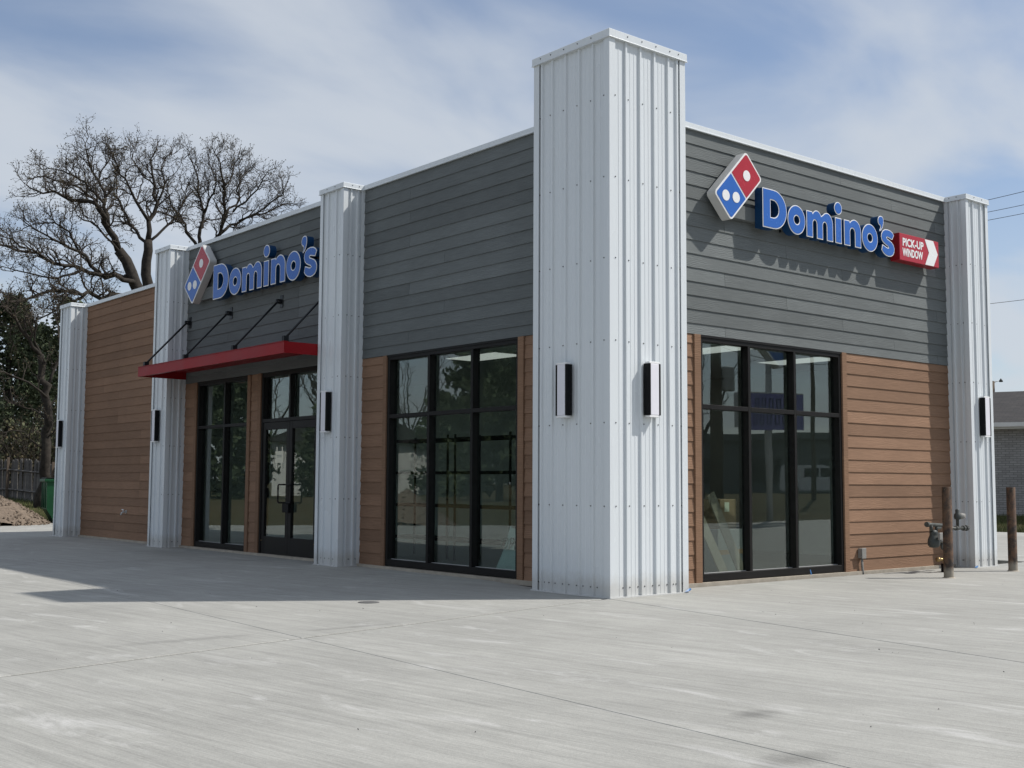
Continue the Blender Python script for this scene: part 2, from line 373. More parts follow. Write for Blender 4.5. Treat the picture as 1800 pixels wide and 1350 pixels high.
def glass_mat(name, tint=(.80, .86, .84)):
    m_ = bpy.data.materials.new(name); m_.use_nodes = True; t = m_.node_tree; t.nodes.clear()
    o = t.nodes.new('ShaderNodeOutputMaterial'); mx_ = t.nodes.new('ShaderNodeMixShader')
    tr = t.nodes.new('ShaderNodeBsdfTransparent'); tr.inputs[0].default_value = (*tint, 1)
    gl = t.nodes.new('ShaderNodeBsdfGlossy'); gl.inputs['Roughness'].default_value = 0.0; gl.inputs[0].default_value = (.93, .97, .96, 1)
    fr = t.nodes.new('ShaderNodeLayerWeight'); fr.inputs[0].default_value = .5
    p5 = t.nodes.new('ShaderNodeMath'); p5.operation = 'POWER'; p5.inputs[1].default_value = 4.0; t.links.new(fr.outputs['Facing'], p5.inputs[0])
    k = t.nodes.new('ShaderNodeMath'); k.operation = 'MULTIPLY_ADD'; k.inputs[1].default_value = .90; k.inputs[2].default_value = .075; k.use_clamp = True
    # slight waviness of float glass
    tcn = t.nodes.new('ShaderNodeTexCoord'); nz = t.nodes.new('ShaderNodeTexNoise'); nz.inputs['Scale'].default_value = 1.1; nz.inputs['Detail'].default_value = 1
    bp = t.nodes.new('ShaderNodeBump'); bp.inputs['Strength'].default_value = .02; bp.inputs['Distance'].default_value = .05
    t.links.new(tcn.outputs['Object'], nz.inputs['Vector']); t.links.new(nz.outputs[0], bp.inputs['Height']); t.links.new(bp.outputs[0], gl.inputs['Normal'])
    t.links.new(p5.outputs[0], k.inputs[0]); t.links.new(k.outputs[0], mx_.inputs[0])
    t.links.new(tr.outputs[0], mx_.inputs[1]); t.links.new(gl.outputs[0], mx_.inputs[2]); t.links.new(mx_.outputs[0], o.inputs[0])
    return m_
MAT['glass'] = glass_mat('low_e_glass')
def emit(name, c, s):
    M = Mt(name); M.set(color=(.8,.8,.8), rough=.6); M.b.inputs['Emission Color'].default_value = (*c, 1); M.b.inputs['Emission Strength'].default_value = s; return M.m
MAT['troffer'] = emit('lit_ceiling_panel', (1, .98, .94), .55)

# ---------------------------------------------------------------- ground and concrete lot
LOT = [(20.28+.3*20.69, 6.69-20.69), (-30, -14), (-30, 23.67-.61*30), (12.8, 31.48)]
def halfplanes(poly):
    hs = []
    n = len(poly)
    for i in range(n):
        (ax, ay), (bx, by) = poly[i], poly[(i+1) % n]
        nx, ny = by-ay, -(bx-ax); l = math.hypot(nx, ny); nx /= l; ny /= l
        hs.append((nx, ny, nx*ax+ny*ay))
    cx = sum(p[0] for p in poly)/n; cy = sum(p[1] for p in poly)/n
    return [(a, b, c) if a*cx+b*cy < c else (-a, -b, -c) for a, b, c in hs]
LOT_H = halfplanes(LOT)
def lot_dist(x, y): return max(a*x+b*y-c for a, b, c in LOT_H)
def sstep(a, b, x):
    t = max(0., min(1., (x-a)/(b-a))); return t*t*(3-2*t)
def gh(x, y):
    dd = lot_dist(x, y)
    if dd < 0: return -.14
    h = -.14 + .12*sstep(0, .25, dd) + .5*sstep(.8, 8.5, dd) + .10*sstep(10, 60, dd)
    return h + .05*sstep(1, 6, dd)*math.sin(x*.9+1.3*math.sin(y*.7))*math.cos(y*.8)
gx = [-3000,-1200,-500,-250,-160,-120] + [-100+2.0*i for i in range(101)] + [120,160,250,500,1200,3000]

gm = MB(); nxg = len(gx)
gyy = list(gx)
for yv in gyy:
    for xv in gx: gm.v.append((xv, yv, gh(xv, yv)))
for j in range(nxg-1):
    for i in range(nxg-1): gm.f.append((j*nxg+i, j*nxg+i+1, (j+1)*nxg+i+1, (j+1)*nxg+i))
go = gm.build('ground', MAT['ground'], smooth=True); tag(go, 'green and brown turf ground around the concrete lot', 'ground', kind='structure')

def clip(poly, a, b, c):
    outp = []
    for i in range(len(poly)):
        p, q = poly[i], poly[(i+1) % len(poly)]
        dp, dq = a*p[0]+b*p[1]-c, a*q[0]+b*q[1]-c
        if dp <= 0: outp.append(p)
        if dp*dq < 0:
            t = dp/(dp-dq); outp.append((p[0]+t*(q[0]-p[0]), p[1]+t*(q[1]-p[1])))
    return outp
def area(p): return abs(sum(p[i][0]*p[(i+1)%len(p)][1]-p[(i+1)%len(p)][0]*p[i][1] for i in range(len(p))))/2 if len(p) > 2 else 0
def line2(p, q):
    nx, ny = q[1]-p[1], -(q[0]-p[0]); l = math.hypot(nx, ny); nx /= l; ny /= l
    return nx, ny, nx*p[0]+ny*p[1]
GAP = .0045
def split(polys, ln, g=GAP):
    a, b, c = ln; o = []
    for p in polys:
        for q in (clip(p, a, b, c-g), clip(p, -a, -b, -c-g)):
            if area(q) > .05: o.append(q)
    return o
pav = empty('concrete_pavement'); tag(pav, 'pale broomed concrete lot around the store', 'pavement', kind='structure')
lotp = [(float(x), float(y)) for x, y in LOT]
lnC = line2((-.07, -.37), (-.84, -4.77)); lnA = line2((-.27, -.014), (-6.31, -1.245)); lnB = line2((-3.85, 1.84), (-4.265, -5.76))
def off(l, d_): return (l[0], l[1], l[2]+d_)
parts = split([lotp], lnC, .008)
def side(p, l): return sum(l[0]*q[0]+l[1]*q[1]-l[2] for q in p)/len(p)
west = [p for p in parts if sum(q[0] for q in p)/len(p) < -2]; east = [p for p in parts if p not in west]
for dd in (-14.5,-8.2,0,7.4,12.3,17.2,22.1): west = split(west, off(lnA, dd), .022 if dd == 0 else .004)
for dd in (-13.8,-9.2,-4.6,0,4.6,9.2,13.8,18.4,23,27.6): west = split(west, off(lnB, dd), .0022 if dd == 0 else .002)
for yv in (-8.8,-4.22,.38,5.0,9.6,14.2,18.8,23.4): east = split(east, (0,1,yv), .003)
for xv in (9.4,14.0,18.6,23.2): east = split(east, (1,0,xv), .003)
for p in west+east:
    if area(p) < .25: continue
    cxp = sum(q[0] for q in p)/len(p); cyp = sum(q[1] for q in p)/len(p)
    if 1.5 < cxp < 7.5 and 2 < cyp < 15 : continue
    # winding counter-clockwise
    s2 = sum(p[i][0]*p[(i+1)%len(p)][1]-p[(i+1)%len(p)][0]*p[i][1] for i in range(len(p)))
    if s2 < 0: p = p[::-1]
    def inset(q):
        l = math.hypot(cxp-q[0], cyp-q[1]); return (q[0]+(cxp-q[0])/l*.006, q[1]+(cyp-q[1])/l*.006)
    n = len(p); M_ = MB()
    top = [(*inset(q), 0.0) for q in p]; mid = [(*q, -.004) for q in p]; bot = [(*q, -.11) for q in p]
    M_.add(top+mid+bot, [tuple(range(n))] + [(n+i, n+(i+1)%n, (i+1)%n, i) for i in range(n)] + [(2*n+i, 2*n+(i+1)%n, n+(i+1)%n, n+i) for i in range(n)])
    M_.build('slab', MAT['concrete'], pav)

# ---------------------------------------------------------------- the store
D_, P_, DR_, Q_ = .5145, .1613, .4916, .1472          # wall planes and pilaster faces
HT, HC, H1 = 5.981, 5.432, 4.956                       # tower, parapet and low parapet tops
HG = 2.924                                             # grey over brown
TWX, TWY = 1.185, 1.22
store = empty('store_building', (0,0,0), 0, 'dark grey and brown sided store with white ribbed metal corner tower', 'building')
BROWN = [.034+.1635*k for k in range(18)]
GRAY = [5.357-.1647*k for k in range(15)] + [HG]

def wall_part(mb, left):
    o = mb.build('wall', MAT['core'], store)
    if left: o.location = (D_, 0, 0); o.rotation_euler = (0, 0, R(-90))
    else: o.location = (0, DR_, 0)
    return o
def boards(wall, u0, u1, zs, mat, joints=None, top=None):
    """zs: ascending lower edges; each lap board a part of its own"""
    zs = sorted(zs)
    for i, z in enumerate(zs):
        zt = zs[i+1] if i+1 < len(zs) else top
        cuts = [u0] + sorted(j for j in (joints(i, len(zs)) if joints else []) if u0+.25 < j < u1-.25) + [u1]
        for a, b in zip(cuts[:-1], cuts[1:]):
            a2, b2 = a+.002, b-.002
            ze = zt+.018 if i+1 < len(zs) else zt
            M_ = MB()
            M_.add([(a2,-.0035,z),(b2,-.0035,z),(b2,.012,z),(a2,.012,z),(a2,.0102,ze),(b2,.0102,ze),(b2,.0125,ze),(a2,.0125,ze)],
                   [(3,2,1,0),(4,5,6,7),(0,1,5,4),(1,2,6,5),(2,3,7,6),(3,0,4,7)])
            M_.build('siding_board', mat, wall)
rng = random.Random(5)
# street wall with the pick-up sign
m1 = MB()
RW0, RW1, WZ0, WZ1 = 1.958, 4.759, .044, 2.915
for (a, b, c, e) in ((1.0, RW0, 0, HC-.07), (RW1, 8.0, 0, HC-.07), (RW0, RW1, WZ1, HC-.07)): m1.box(a, b, .016, .17, c, e)
wr = wall_part(m1, False)
jc = [2.42, 3.62, 4.82, 6.03, 7.15]
def jr(i, n):
    k = n-1-i
    return {0: [jc[2]], 1: [jc[3]], 2: [jc[0], jc[4]], 3: [jc[1]]}[k % 4]
boards(wr, TWX-.15, 7.43, [z-.1647 for z in GRAY[:-2]]+[HG], MAT['gray'], jr, top=5.372)
boards(wr, TWX-.15, 1.842, BROWN, MAT['brown'], top=HG-.003)
boards(wr, 4.862, 7.43, BROWN, MAT['brown'], top=HG-.003)
for a, b in ((1.845, RW0), (RW1, 4.859)): MB().cbox(a, b, -.019, .014, .03, HG-.003, .003).build('trim_board', MAT['browntrim'], wr)
# entrance wall
LW0, LW1 = -4.901, -2.079; EW0, EW1 = -10.92, -9.0; DW0, DW1 = -8.54, -6.72
m2 = MB()
for (a, b, c, e) in ((-12.1, EW0, 0, HC-.07), (EW1, DW0, 0, HC-.07), (DW1, LW0, 0, HC-.07), (LW1, -.7, 0, HC-.07), (EW0, EW1, WZ1, HC-.07), (DW0, DW1, WZ1, HC-.07), (LW0, LW1, WZ1, HC-.07)):
    m2.box(a, b, .016, .17, c, e)
wl = wall_part(m2, True)
def jl(i, n): return [rng.choice((-2.4,-3.6,-4.4))] if i % 2 else []
def jl2(i, n): return [rng.choice((-7.4,-8.6,-9.8))]
boards(wl, -5.553, -TWY+.1, [z-.1647 for z in GRAY[:-2]]+[HG], MAT['gray'], jl, top=5.372)
boards(wl, -11.45, -6.17, [z-.1647 for z in GRAY[:-2]]+[HG], MAT['gray'], jl2, top=5.372)
boards(wl, -5.553, -4.985, BROWN, MAT['brown'], top=HG-.003)
boards(wl, -1.968, -TWY+.1, BROWN, MAT['brown'], top=HG-.003)
boards(wl, -11.45, -11.01, BROWN, MAT['brown'], top=HG-.003)
boards(wl, -8.895, -8.645, BROWN, MAT['brown'], top=HG-.003)
for a, b in ((-4.982, LW0), (LW1, -1.971), (-11.007, EW0), (EW1, -8.898), (-8.642, DW0)): MB().cbox(a, b, -.019, .014, .03, HG-.003, .003).build('trim_board', MAT['browntrim'], wl)
# low brown wall
m3 = MB().box(-17.1, -12.1, .016, .17, 0, H1-.07)
wb = wall_part(m3, True)
def jb(i, n): return [rng.choice((-13.4,-14.6,-15.4))] if rng.random() < .7 else []
boards(wb, -16.48, -12.08, [.034+.1635*k for k in range(30)], MAT['brown'], jb, top=H1-.066)
# rear and far walls, roof
MB().box(7.83, 8.0, DR_+.17, 17.1, 0, HC-.07).build('wall', MAT['gray'], store)
MB().box(D_+.17, 7.83, 16.95, 17.1, 0, H1-.07).build('wall', MAT['brown'], store)
MB().box(D_+.17, 7.83, DR_+.17, 12.1, 4.95, 5.05).build('roof', MAT['gal'], store)
MB().box(D_+.17, 7.83, 12.1, 16.95, 4.5, 4.6).build('roof', MAT['gal'], store)
MB().box(D_+.17, 7.83, 12.0, 12.1, 4.6, HC-.07).build('wall', MAT['gray'], store)
# ledge of the foundation
m4 = MB().box(1.0, 8.0, -.045, .16, -.02, .036); o = m4.build('foundation_ledge', MAT['ledge'], store); o.location = (0, DR_, 0)
m4 = MB().box(-17.0, -.7, -.045, .16, -.02, .036); o = m4.build('foundation_ledge', MAT['ledge'], store); o.location = (D_, 0, 0); o.rotation_euler = (0,0,R(-90))
# coping
def coping(u0, u1, ztop, left):
    M_ = MB(); prof = [(-.022, ztop-.066), (-.030, ztop-.072), (-.030, ztop-.062), (-.024, ztop-.056), (-.024, ztop-.004), (-.020, ztop), (.30, ztop+.02), (.30, ztop-.07)]
    M_.prism(prof, lambda v, z: (u0, v, z), lambda v, z: (u1, v, z)); o = M_.build('coping', MAT['metal'], store)
    if left: o.location = (D_,0,0); o.rotation_euler = (0,0,R(-90))
    else: o.location = (0,DR_,0)
for a, b in ((1.1, 4.35), (4.354, 7.43)): coping(a, b, HC, False)
for a, b in ((-5.55, -3.3), (-3.296, -1.1), (-8.6, -6.16), (-11.45, -8.604)): coping(a, b, HC, True)
coping(-16.48, -12.06, H1, True)

# ribbed metal cladding
def rib_profile(s0, s1, ribs, h=.024):
    pts = [(s0, 0.0)]
    marks = sorted(ribs)
    prev = s0
    for r in marks+[None]:
        end = (r-.0185) if r is not None else s1
        gap = end-prev
        if gap > .11:
            for k in (1/3., 2/3.):
                cpos = prev+gap*k
                pts += [(cpos-.0105, 0.0), (cpos-.0075, .0026), (cpos+.0075, .0026), (cpos+.0105, 0.0)]
        if r is not None:
            pts += [(r-.0185, 0.0), (r-.012, h), (r+.012, h), (r+.0185, 0.0)]; prev = r+.0185
    pts.append((s1, 0.0)); return pts
def sheet(prof, fn, z0, z1, name, parent):
    M_ = MB()
    for s_, h_ in prof: M_.v.append(fn(s_, h_, z0)); M_.v.append(fn(s_, h_, z1))
    for i in range(len(prof)-1): M_.f.append((2*i, 2*i+2, 2*i+3, 2*i+1))
    return M_.build(name, MAT['metal'], parent)
def screws(pos, parent, ax):
    """ax: outward normal; small hex heads with washers"""
    M_ = MB(); n_ = Vector(ax)
    for p in pos:
        p = Vector(p); M_.tube([p-n_*.002, p+n_*.002], [.0085, .0085], 6); M_.tube([p+n_*.002, p+n_*.007], [.0055, .0055], 6)
    o = M_.build('screw_heads', MAT['screw'], parent); tag(o, kind='stuff'); return o
def cap_box(x0, x1, y0, y1, zt, h, parent):
    M_ = MB(); o_ = .016
    zs = [(zt-h-.006, o_+.008), (zt-h+.004, o_), (zt-.006, o_), (zt, o_-.006)]
    V = []
    for z, e in zs: V += [(x0-e,y0-e,z),(x1+e,y0-e,z),(x1+e,y1+e,z),(x0-e,y1+e,z)]
    F = [(3,2,1,0),(12,13,14,15)]
    for k in range(3): F += [(4*k+i, 4*k+(i+1)%4, 4*k+4+(i+1)%4, 4*k+4+i) for i in range(4)]
    M_.add(V, F); return M_.build('cap', MAT['metal'], parent)
def clad(name, x0, x1, y0, y1, H, ribsx, ribsy, caph, tb=.085, sides=('-y','-x'), ext=None):
    """box of ribbed sheets with flat corner angles; x0..y1 outer faces"""
    e = .025                                           # sheets lie behind the angles
    M_ = MB().box(x0+e+.004, x1-e-.004, y0+e+.004, y1-e-.004, .02, H-.03)
    root = M_.build(name, MAT['core'], store)
    zb = .012
    fns = {'-y': (lambda s_, h_, z: (s_, y0+e-h_, z), x0+.01, x1-.01, ribsx, (0,-1,0)),
           '-x': (lambda s_, h_, z: (x0+e-h_, s_, z), y0+.01, y1-.01, ribsy, (-1,0,0)),
           '+x': (lambda s_, h_, z: (x1-e+h_, s_, z), y0+.01, y1-.01, ribsy, (1,0,0)),
           '+y': (lambda s_, h_, z: (s_, y1-e+h_, z), x0+.01, x1-.01, ribsx, (0,1,0))}
    for sd_ in sides:
        fn, a, b, rb, nrm = fns[sd_]
        sheet(rib_profile(a, b, rb, .022), fn, zb, H-.03, 'metal_panel', root)
        pos = []
        for z in (5.274, 4.395, 3.53, 2.661, 1.80, .938):
            if z > H-.2: continue
            for r in rb: pos.append(fn(r+.048, .0, z))
            pos.append(fn(a+.075, e, z) if a+.075 < min(rb)-.03 else fn(a+.05, e, z))
        for r in rb:
            for q in (-.05, .05): pos.append(fn(r+q, .0, .10))
        for r in rb: pos.append(fn(r, e+.016, H-caph*.42))
        screws(pos, root, nrm)
    # corner angles, butted so that no two faces share a plane
    t = .0016
    for (cx_, sx) in ((x0, 1), (x1, -1)):
        for (cy_, sy) in ((y0, 1), (y1, -1)):
            if ('+y' not in sides and sy < 0 and not ('-x' in sides and sx > 0)) : continue
            if ('+x' not in sides and sx < 0 and not ('-y' in sides and sy > 0)) : continue
            wv_ = tb
            poly = [(cx_, cy_), (cx_+sx*wv_, cy_), (cx_+sx*wv_, cy_+sy*.006), (cx_+sx*.006, cy_+sy*.006), (cx_+sx*.006, cy_+sy*wv_), (cx_, cy_+sy*wv_)]
            MB().prism(poly, lambda a, b: (a, b, .008), lambda a, b: (a, b, H-.02)).build('corner_trim', MAT['metal'], root)
    # base trim
    MB().box(x0-.012, x1+.012, y0-.012, y1+.012, .0, .012).build('base_trim', MAT['metal'], root)
    cap_box(x0, x1, y0, y1, H, caph, root)
    return root
tw = clad('corner_tower', 0, TWX, 0, TWY, HT, [.258,.478,.697,.919,1.06], [.150,.265,.480,.700,.918,1.09][1:], .085, .088, ('-y','-x','+x','+y'))
for (ya, yb, H, rb) in ((5.545, 6.185, HC, [5.76,5.98]), (11.439, 12.094, HC, [11.66,11.88]), (16.468, 17.115, H1, [16.69,16.91])):
    clad('pilaster', P_, D_+.02, ya, yb, H, [.295,.41], rb, .07, .075, ('-y','-x','+y'))
clad('pilaster', 7.419, 8.042, Q_, DR_+.02, HC, [7.63,7.85], [.285,.40], .07, .075, ('-y','-x','+x'))

# ---- windows
def storefront(left, u0, u1, mulls, rail, z0=WZ0, z1=WZ1, name='window', sill=True):
    root = empty(name); root.parent = store
    if left: root.location = (D_, 0, 0); root.rotation_euler = (0,0,R(-90))
    else: root.location = (0, DR_, 0)
    fw, v0, v1, fv = .052, .004, .122, .086
    fr = MB().cbox(u0, u0+fw, v0, v1, z0, z1, .002).cbox(u1-fw, u1, v0, v1, z0, z1, .002).cbox(u0+fw+.0005, u1-fw-.0005, v0+.001, v1, z1-fw-.012, z1-.0005, .002).cbox(u0+fw+.0005, u1-fw-.0005, v0+.001, v1, z0+.0005, z0+.085, .002)
    fr.box(u0+.003, u1-.003, v0-.012, v0+.02, z1-.018, z1+.004)
    fr.build('frame', MAT['black'], root)
    us = [u0+fw] + [x for mm in mulls for x in (mm-.024, mm+.024)] + [u1-fw]
    for mm in mulls: MB().cbox(mm-.024, mm+.024, v0+.002, v1-.002, z0+.086, z1-fw-.013, .002).build('mullion', MAT['black'], root)
    for i in range(0, len(us), 2):
        a, b = us[i]+.0004, us[i+1]-.0004
        zz = [z0+.086]
        if rail: 
            MB().cbox(a, b, v0+.003, v1-.003, rail-.026, rail+.026, .002).build('rail', MAT['black'], root); zz += [rail-.0265, rail+.0265]
        zz.append(z1-fw-.0125)
        for k in range(0, len(zz), 2):
            MB().box(a-.006, b+.006, fv, fv+.004, zz[k]-.006, zz[k+1]+.006).build('pane', MAT['glass'], root)
            # thin grey gasket and ledge of the glazing pocket
            MB().box(a, b, fv-.016, fv-.001, zz[k]+.0005, zz[k]+.006).build('gasket', MAT['gal'] if k == 0 else MAT['black'], root)
    return root
storefront(False, RW0, RW1, [2.868, 3.772], 2.081)
storefront(True, LW0, LW1, [-3.935, -3.005], 2.076)
storefront(True, EW0, EW1, [-9.875], 2.118)
# ---- double door with transom
dr = empty('double_door'); dr.parent = store; dr.location = (D_,0,0); dr.rotation_euler = (0,0,R(-90))
fw, v0, v1, fv = .05, .004, .122, .086
MB().cbox(DW0, DW0+fw, v0, v1, .0, WZ1, .002).cbox(DW1-fw, DW1, v0, v1, .0, WZ1, .002).cbox(DW0+fw+.0005, DW1-fw-.0005, v0+.001, v1, WZ1-.065, WZ1-.0005, .002).cbox(DW0+fw+.0005, DW1-fw-.0005, v0+.002, v1, 2.12, 2.175, .002).build('frame', MAT['black'], dr)
mid = (DW0+DW1)/2
MB().cbox(mid-.024, mid+.024, v0+.003, v1-.003, 2.1755, WZ1-.0655, .002).build('mullion', MAT['black'], dr)
for a, b in ((DW0+fw, mid-.0245), (mid+.0245, DW1-fw)): MB().box(a, b, fv, fv+.004, 2.17, WZ1-.06).build('pane', MAT['glass'], dr)
for k, (a, b) in enumerate(((DW0+fw+.004, mid-.003), (mid+.003, DW1-fw-.004))):
    st = .085
    L_ = MB().cbox(a, a+st, v0+.012, v1-.05, .012, 2.116, .002).cbox(b-st, b, v0+.012, v1-.05, .012, 2.116, .002).cbox(a+st+.0005, b-st-.0005, v0+.013, v1-.051, 2.0, 2.1155, .002).cbox(a+st+.0005, b-st-.0005, v0+.013, v1-.051, .0125, .31, .002)
    leaf = L_.build('door_leaf', MAT['black'], dr)
    MB().box(a+st-.004, b-st+.004, .04, .044, .305, 2.005).build('door_pane', MAT['glass'], dr)
    s_ = 1 if k == 0 else -1
    hx = (b-st*.5) if k == 0 else (a+st*.5)
    hx2 = hx - s_*.16
    MB().tube([(hx, v0+.012, 1.13), (hx, -.045, 1.13), (hx2+s_*.02, -.05, 1.13), (hx2, -.05, 1.11), (hx2, -.05, .87), (hx2+s_*.02, -.05, .85), (hx, -.045, .85), (hx, v0+.012, .85)], .0125, 8).build('handle', MAT['blackmatte'], dr, True)
    MB().cbox(hx-.05, hx+.05, -.035, v0+.011, .70, .835, .004).build('lock_box', MAT['blackmatte'], dr)
    MB().lathe([(.0, 0), (.012, .002), (.012, .008), (.0, .010)], 0, 0, 10).build('door_stop', MAT['brass'], dr).location = ((a+.03) if k == 0 else (b-.03), v0+.004, .24)
# ---- interior of the store
IN = dict(x0=D_+.171, x1=7.829, y0=DR_+.171, y1=16.949)
MB().box(IN['x0'], IN['x1'], IN['y0'], IN['y1'], -.05, .03).build('interior_floor', MAT['intfloor'], store)
MB().box(IN['x0'], IN['x1'], IN['y0'], IN['y1'], 3.05, 3.10).build('interior_ceiling', MAT['ceil'], store)
MB().box(4.6, 4.72, 3.6, 12.0, .031, 3.049).build('interior_partition', MAT['intwall'], store)
MB().box(IN['x0']+.01, 4.599, 12.0, 12.12, .031, 3.049).build('interior_partition', MAT['intwall'], store)
MB().box(7.74, 7.828, IN['y0'], 14, .031, 3.049).build('interior_partition', MAT['intwall'], store)
MB().box(4.73, 7.73, 8.5, 8.6, .031, 3.049).build('interior_partition', MAT['intwall'], store)
for (x, y) in ((2.3, 5.0), (2.3, 8.6), (1.9, 2.2), (4.1, 2.2), (6.2, 2.2), (6.2, 5.4)):
    t_ = empty('ceiling_light', (x, y, 3.05)); t_.parent = store
    MB().box(-.31, .31, -.61, .61, -.012, -.002).build('lamp_frame', MAT['white'], t_)
    MB().box(-.28, .28, -.58, .58, -.016, -.0125).build('lamp_panel', MAT['troffer'], t_)

# ---------------------------------------------------------------- signs
def curve_mesh(polys, name, depth, offset, mat, parent, back):
    """filled outline with holes, extruded; local u,z plane, front faces -v. back: v of the rear face"""
    cu = bpy.data.curves.new('tmp', 'CURVE'); cu.dimensions = '2D'; cu.fill_mode = 'BOTH'; cu.extrude = depth/2; cu.offset = offset
    for pl in polys:
        sp = cu.splines.new('POLY'); sp.points.add(len(pl)-1); sp.use_cyclic_u = True
        for q, (a, b) in zip(sp.points, pl): q.co = (a, b, 0, 1)
    to = bpy.data.objects.new('tmp', cu); col.objects.link(to)
    dg = bpy.context.evaluated_depsgraph_get(); me = bpy.data.meshes.new_from_object(to.evaluated_get(dg))
    bpy.data.objects.remove(to); bpy.data.curves.remove(cu)
    for v in me.vertices:
        x, y, z = v.co; v.co = (x, back-depth/2-z, y)
    me.name = name; me.materials.clear(); me.materials.append(mat)
    o = bpy.data.objects.new(name, me); col.objects.link(o); o.parent = parent
    return o
def arc(cx, cy, rx, ry, a0, a1, n=14):
    return [(cx+rx*math.cos(R(a0+(a1-a0)*i/n)), cy+ry*math.sin(R(a0+(a1-a0)*i/n))) for i in range(n+1)]
def letters():
    L = []
    # D
    L.append(([[(0,0),(.0,.488),(.2,.488)] + arc(.215,.244,.255,.244,90,-90,20)[1:-1] + [(.2,.0)], [(.15,.138),(.20,.138)] + arc(.20,.247,.115,.109,-90,90,12)[1:-1] + [(.20,.356),(.15,.356)]]))
    # o
    L.append([arc(.67,.18,.178,.186,0,352,44), arc(.675,.18,.058,.056,0,350,20)])
    def hump(x0, last):
        w_ = .215
        return arc(x0+.08, .222, w_-.08+.0, .142, 118, 0, 12)
    # m
    x = .878
    m_ = [(x,0),(x,.338),(x+.120,.338),(x+.128,.318)] + arc(x+.215,.222,.115,.142,125,35,8) + arc(x+.435,.222,.125,.142,130,0,12) + [(x+.56,0),(x+.43,0),(x+.43,.185)] + arc(x+.3865,.185,.0435,.05,0,180,8)[1:] + [(x+.343,0),(x+.217,0),(x+.217,.185)] + arc(x+.1735,.185,.0435,.05,0,180,8)[1:] + [(x+.13,0)]
    L.append([m_])
    # i and its dot
    x = 1.492; L.append([[(x,0),(x,.338),(x+.135,.338),(x+.135,0)]])
    L.append([arc(1.56,.465,.083,.083,0,350,28)])
    # n
    x = 1.688
    n_ = [(x,0),(x,.338),(x+.12,.338),(x+.13,.318)] + arc(x+.235,.215,.142,.150,125,0,14) + [(x+.377,0),(x+.243,0),(x+.243,.185)] + arc(x+.187,.185,.056,.06,0,180,10)[1:] + [(x+.131,0)]
    L.append([n_])
    L.append([arc(2.273,.172,.182,.188,0,352,44), arc(2.275,.172,.058,.056,0,350,20)])
    # apostrophe
    a_ = [(2.470+.135*p_, .297+.215*q_) for p_, q_ in ((.28,.0),(.55,.08),(.80,.27),(.96,.52),(1.0,.70),(.95,.86),(.80,.97),(.55,1.0),(.28,.97),(.08,.86),(.0,.70),(.04,.54),(.18,.42),(.38,.38),(.46,.30),(.40,.18),(.26,.08))]
    L.append([a_])
    # s
    s_ = [(2.532+.33*p_, -.028+.375*q_) for p_, q_ in ((.96,.83),(.86,.92),(.70,.98),(.50,1.0),(.30,.98),(.14,.91),(.05,.80),(.03,.68),(.08,.56),(.20,.47),(.38,.41),(.52,.37),(.56,.335),(.50,.315),(.38,.335),(.22,.38),(.12,.40),(.04,.20),(.16,.10),(.32,.03),(.52,.0),(.72,.02),(.88,.09),(.97,.21),(.98,.34),(.92,.46),(.80,.55),(.62,.61),(.46,.65),(.42,.685),(.47,.71),(.60,.695),(.74,.665),(.84,.655))]
    L.append([s_])
    return L
LETTERS = letters()
def rounded(hw, hh, r, n=6):
    o = []
    for cx_, cy_, a0 in ((hw-r,hh-r,0),(-hw+r,hh-r,90),(-hw+r,-hh+r,180),(hw-r,-hh+r,270)): o += arc(cx_, cy_, r, r, a0, a0+90, n)
    return o
def rot45(pts, cx, cz, s): 
    c = math.sqrt(.5); return [(cx+s*(a*c-b*c), cz+s*(a*c+b*c)) for a, b in pts]
def logo(parent, cu, cz, s, front, depth, ret):
    # long axis runs up to the right; red half above, blue half below
    body = curve_mesh([rot45(rounded(.425,.218,.05), cu, cz, s)], 'logo_panel', depth, 0, MAT[ret], parent, front+depth)
    curve_mesh([rot45(rounded(.423,.216,.05), cu, cz, s)], 'logo_white', .004, 0, MAT['white'], body, front-.0005)
    def quad(x0, x1, h, rr0, rr1):
        o = []
        for cx_, cy_, a0, r_ in ((x1-rr1,h-rr1,0,rr1),(x0+rr0,h-rr0,90,rr0),(x0+rr0,-h+rr0,180,rr0),(x1-rr1,-h+rr1,270,rr1)): o += arc(cx_, cy_, r_, r_, a0, a0+90, 5)
        return o
    curve_mesh([rot45(quad(.012,.402,.194,.004,.035), cu, cz, s)], 'logo_red', .003, 0, MAT['redface'], body, front-.005)
    curve_mesh([rot45(quad(-.402,-.012,.194,.035,.004), cu, cz, s)], 'logo_blue', .003, 0, MAT['blueface'], body, front-.005)
    for a, b in ((.208, 0.0), (-.215, -.004)):
        pass
    for du, dz in ((.148, .148), (-.245, -.156), (-.055, -.154)):
        curve_mesh([[(cu+s*(du+.067*math.cos(t*math.pi/14)), cz+s*(dz+.067*math.sin(t*math.pi/14))) for t in range(28)]], 'logo_dot', .003, 0, MAT['white'], body, front-.0088)
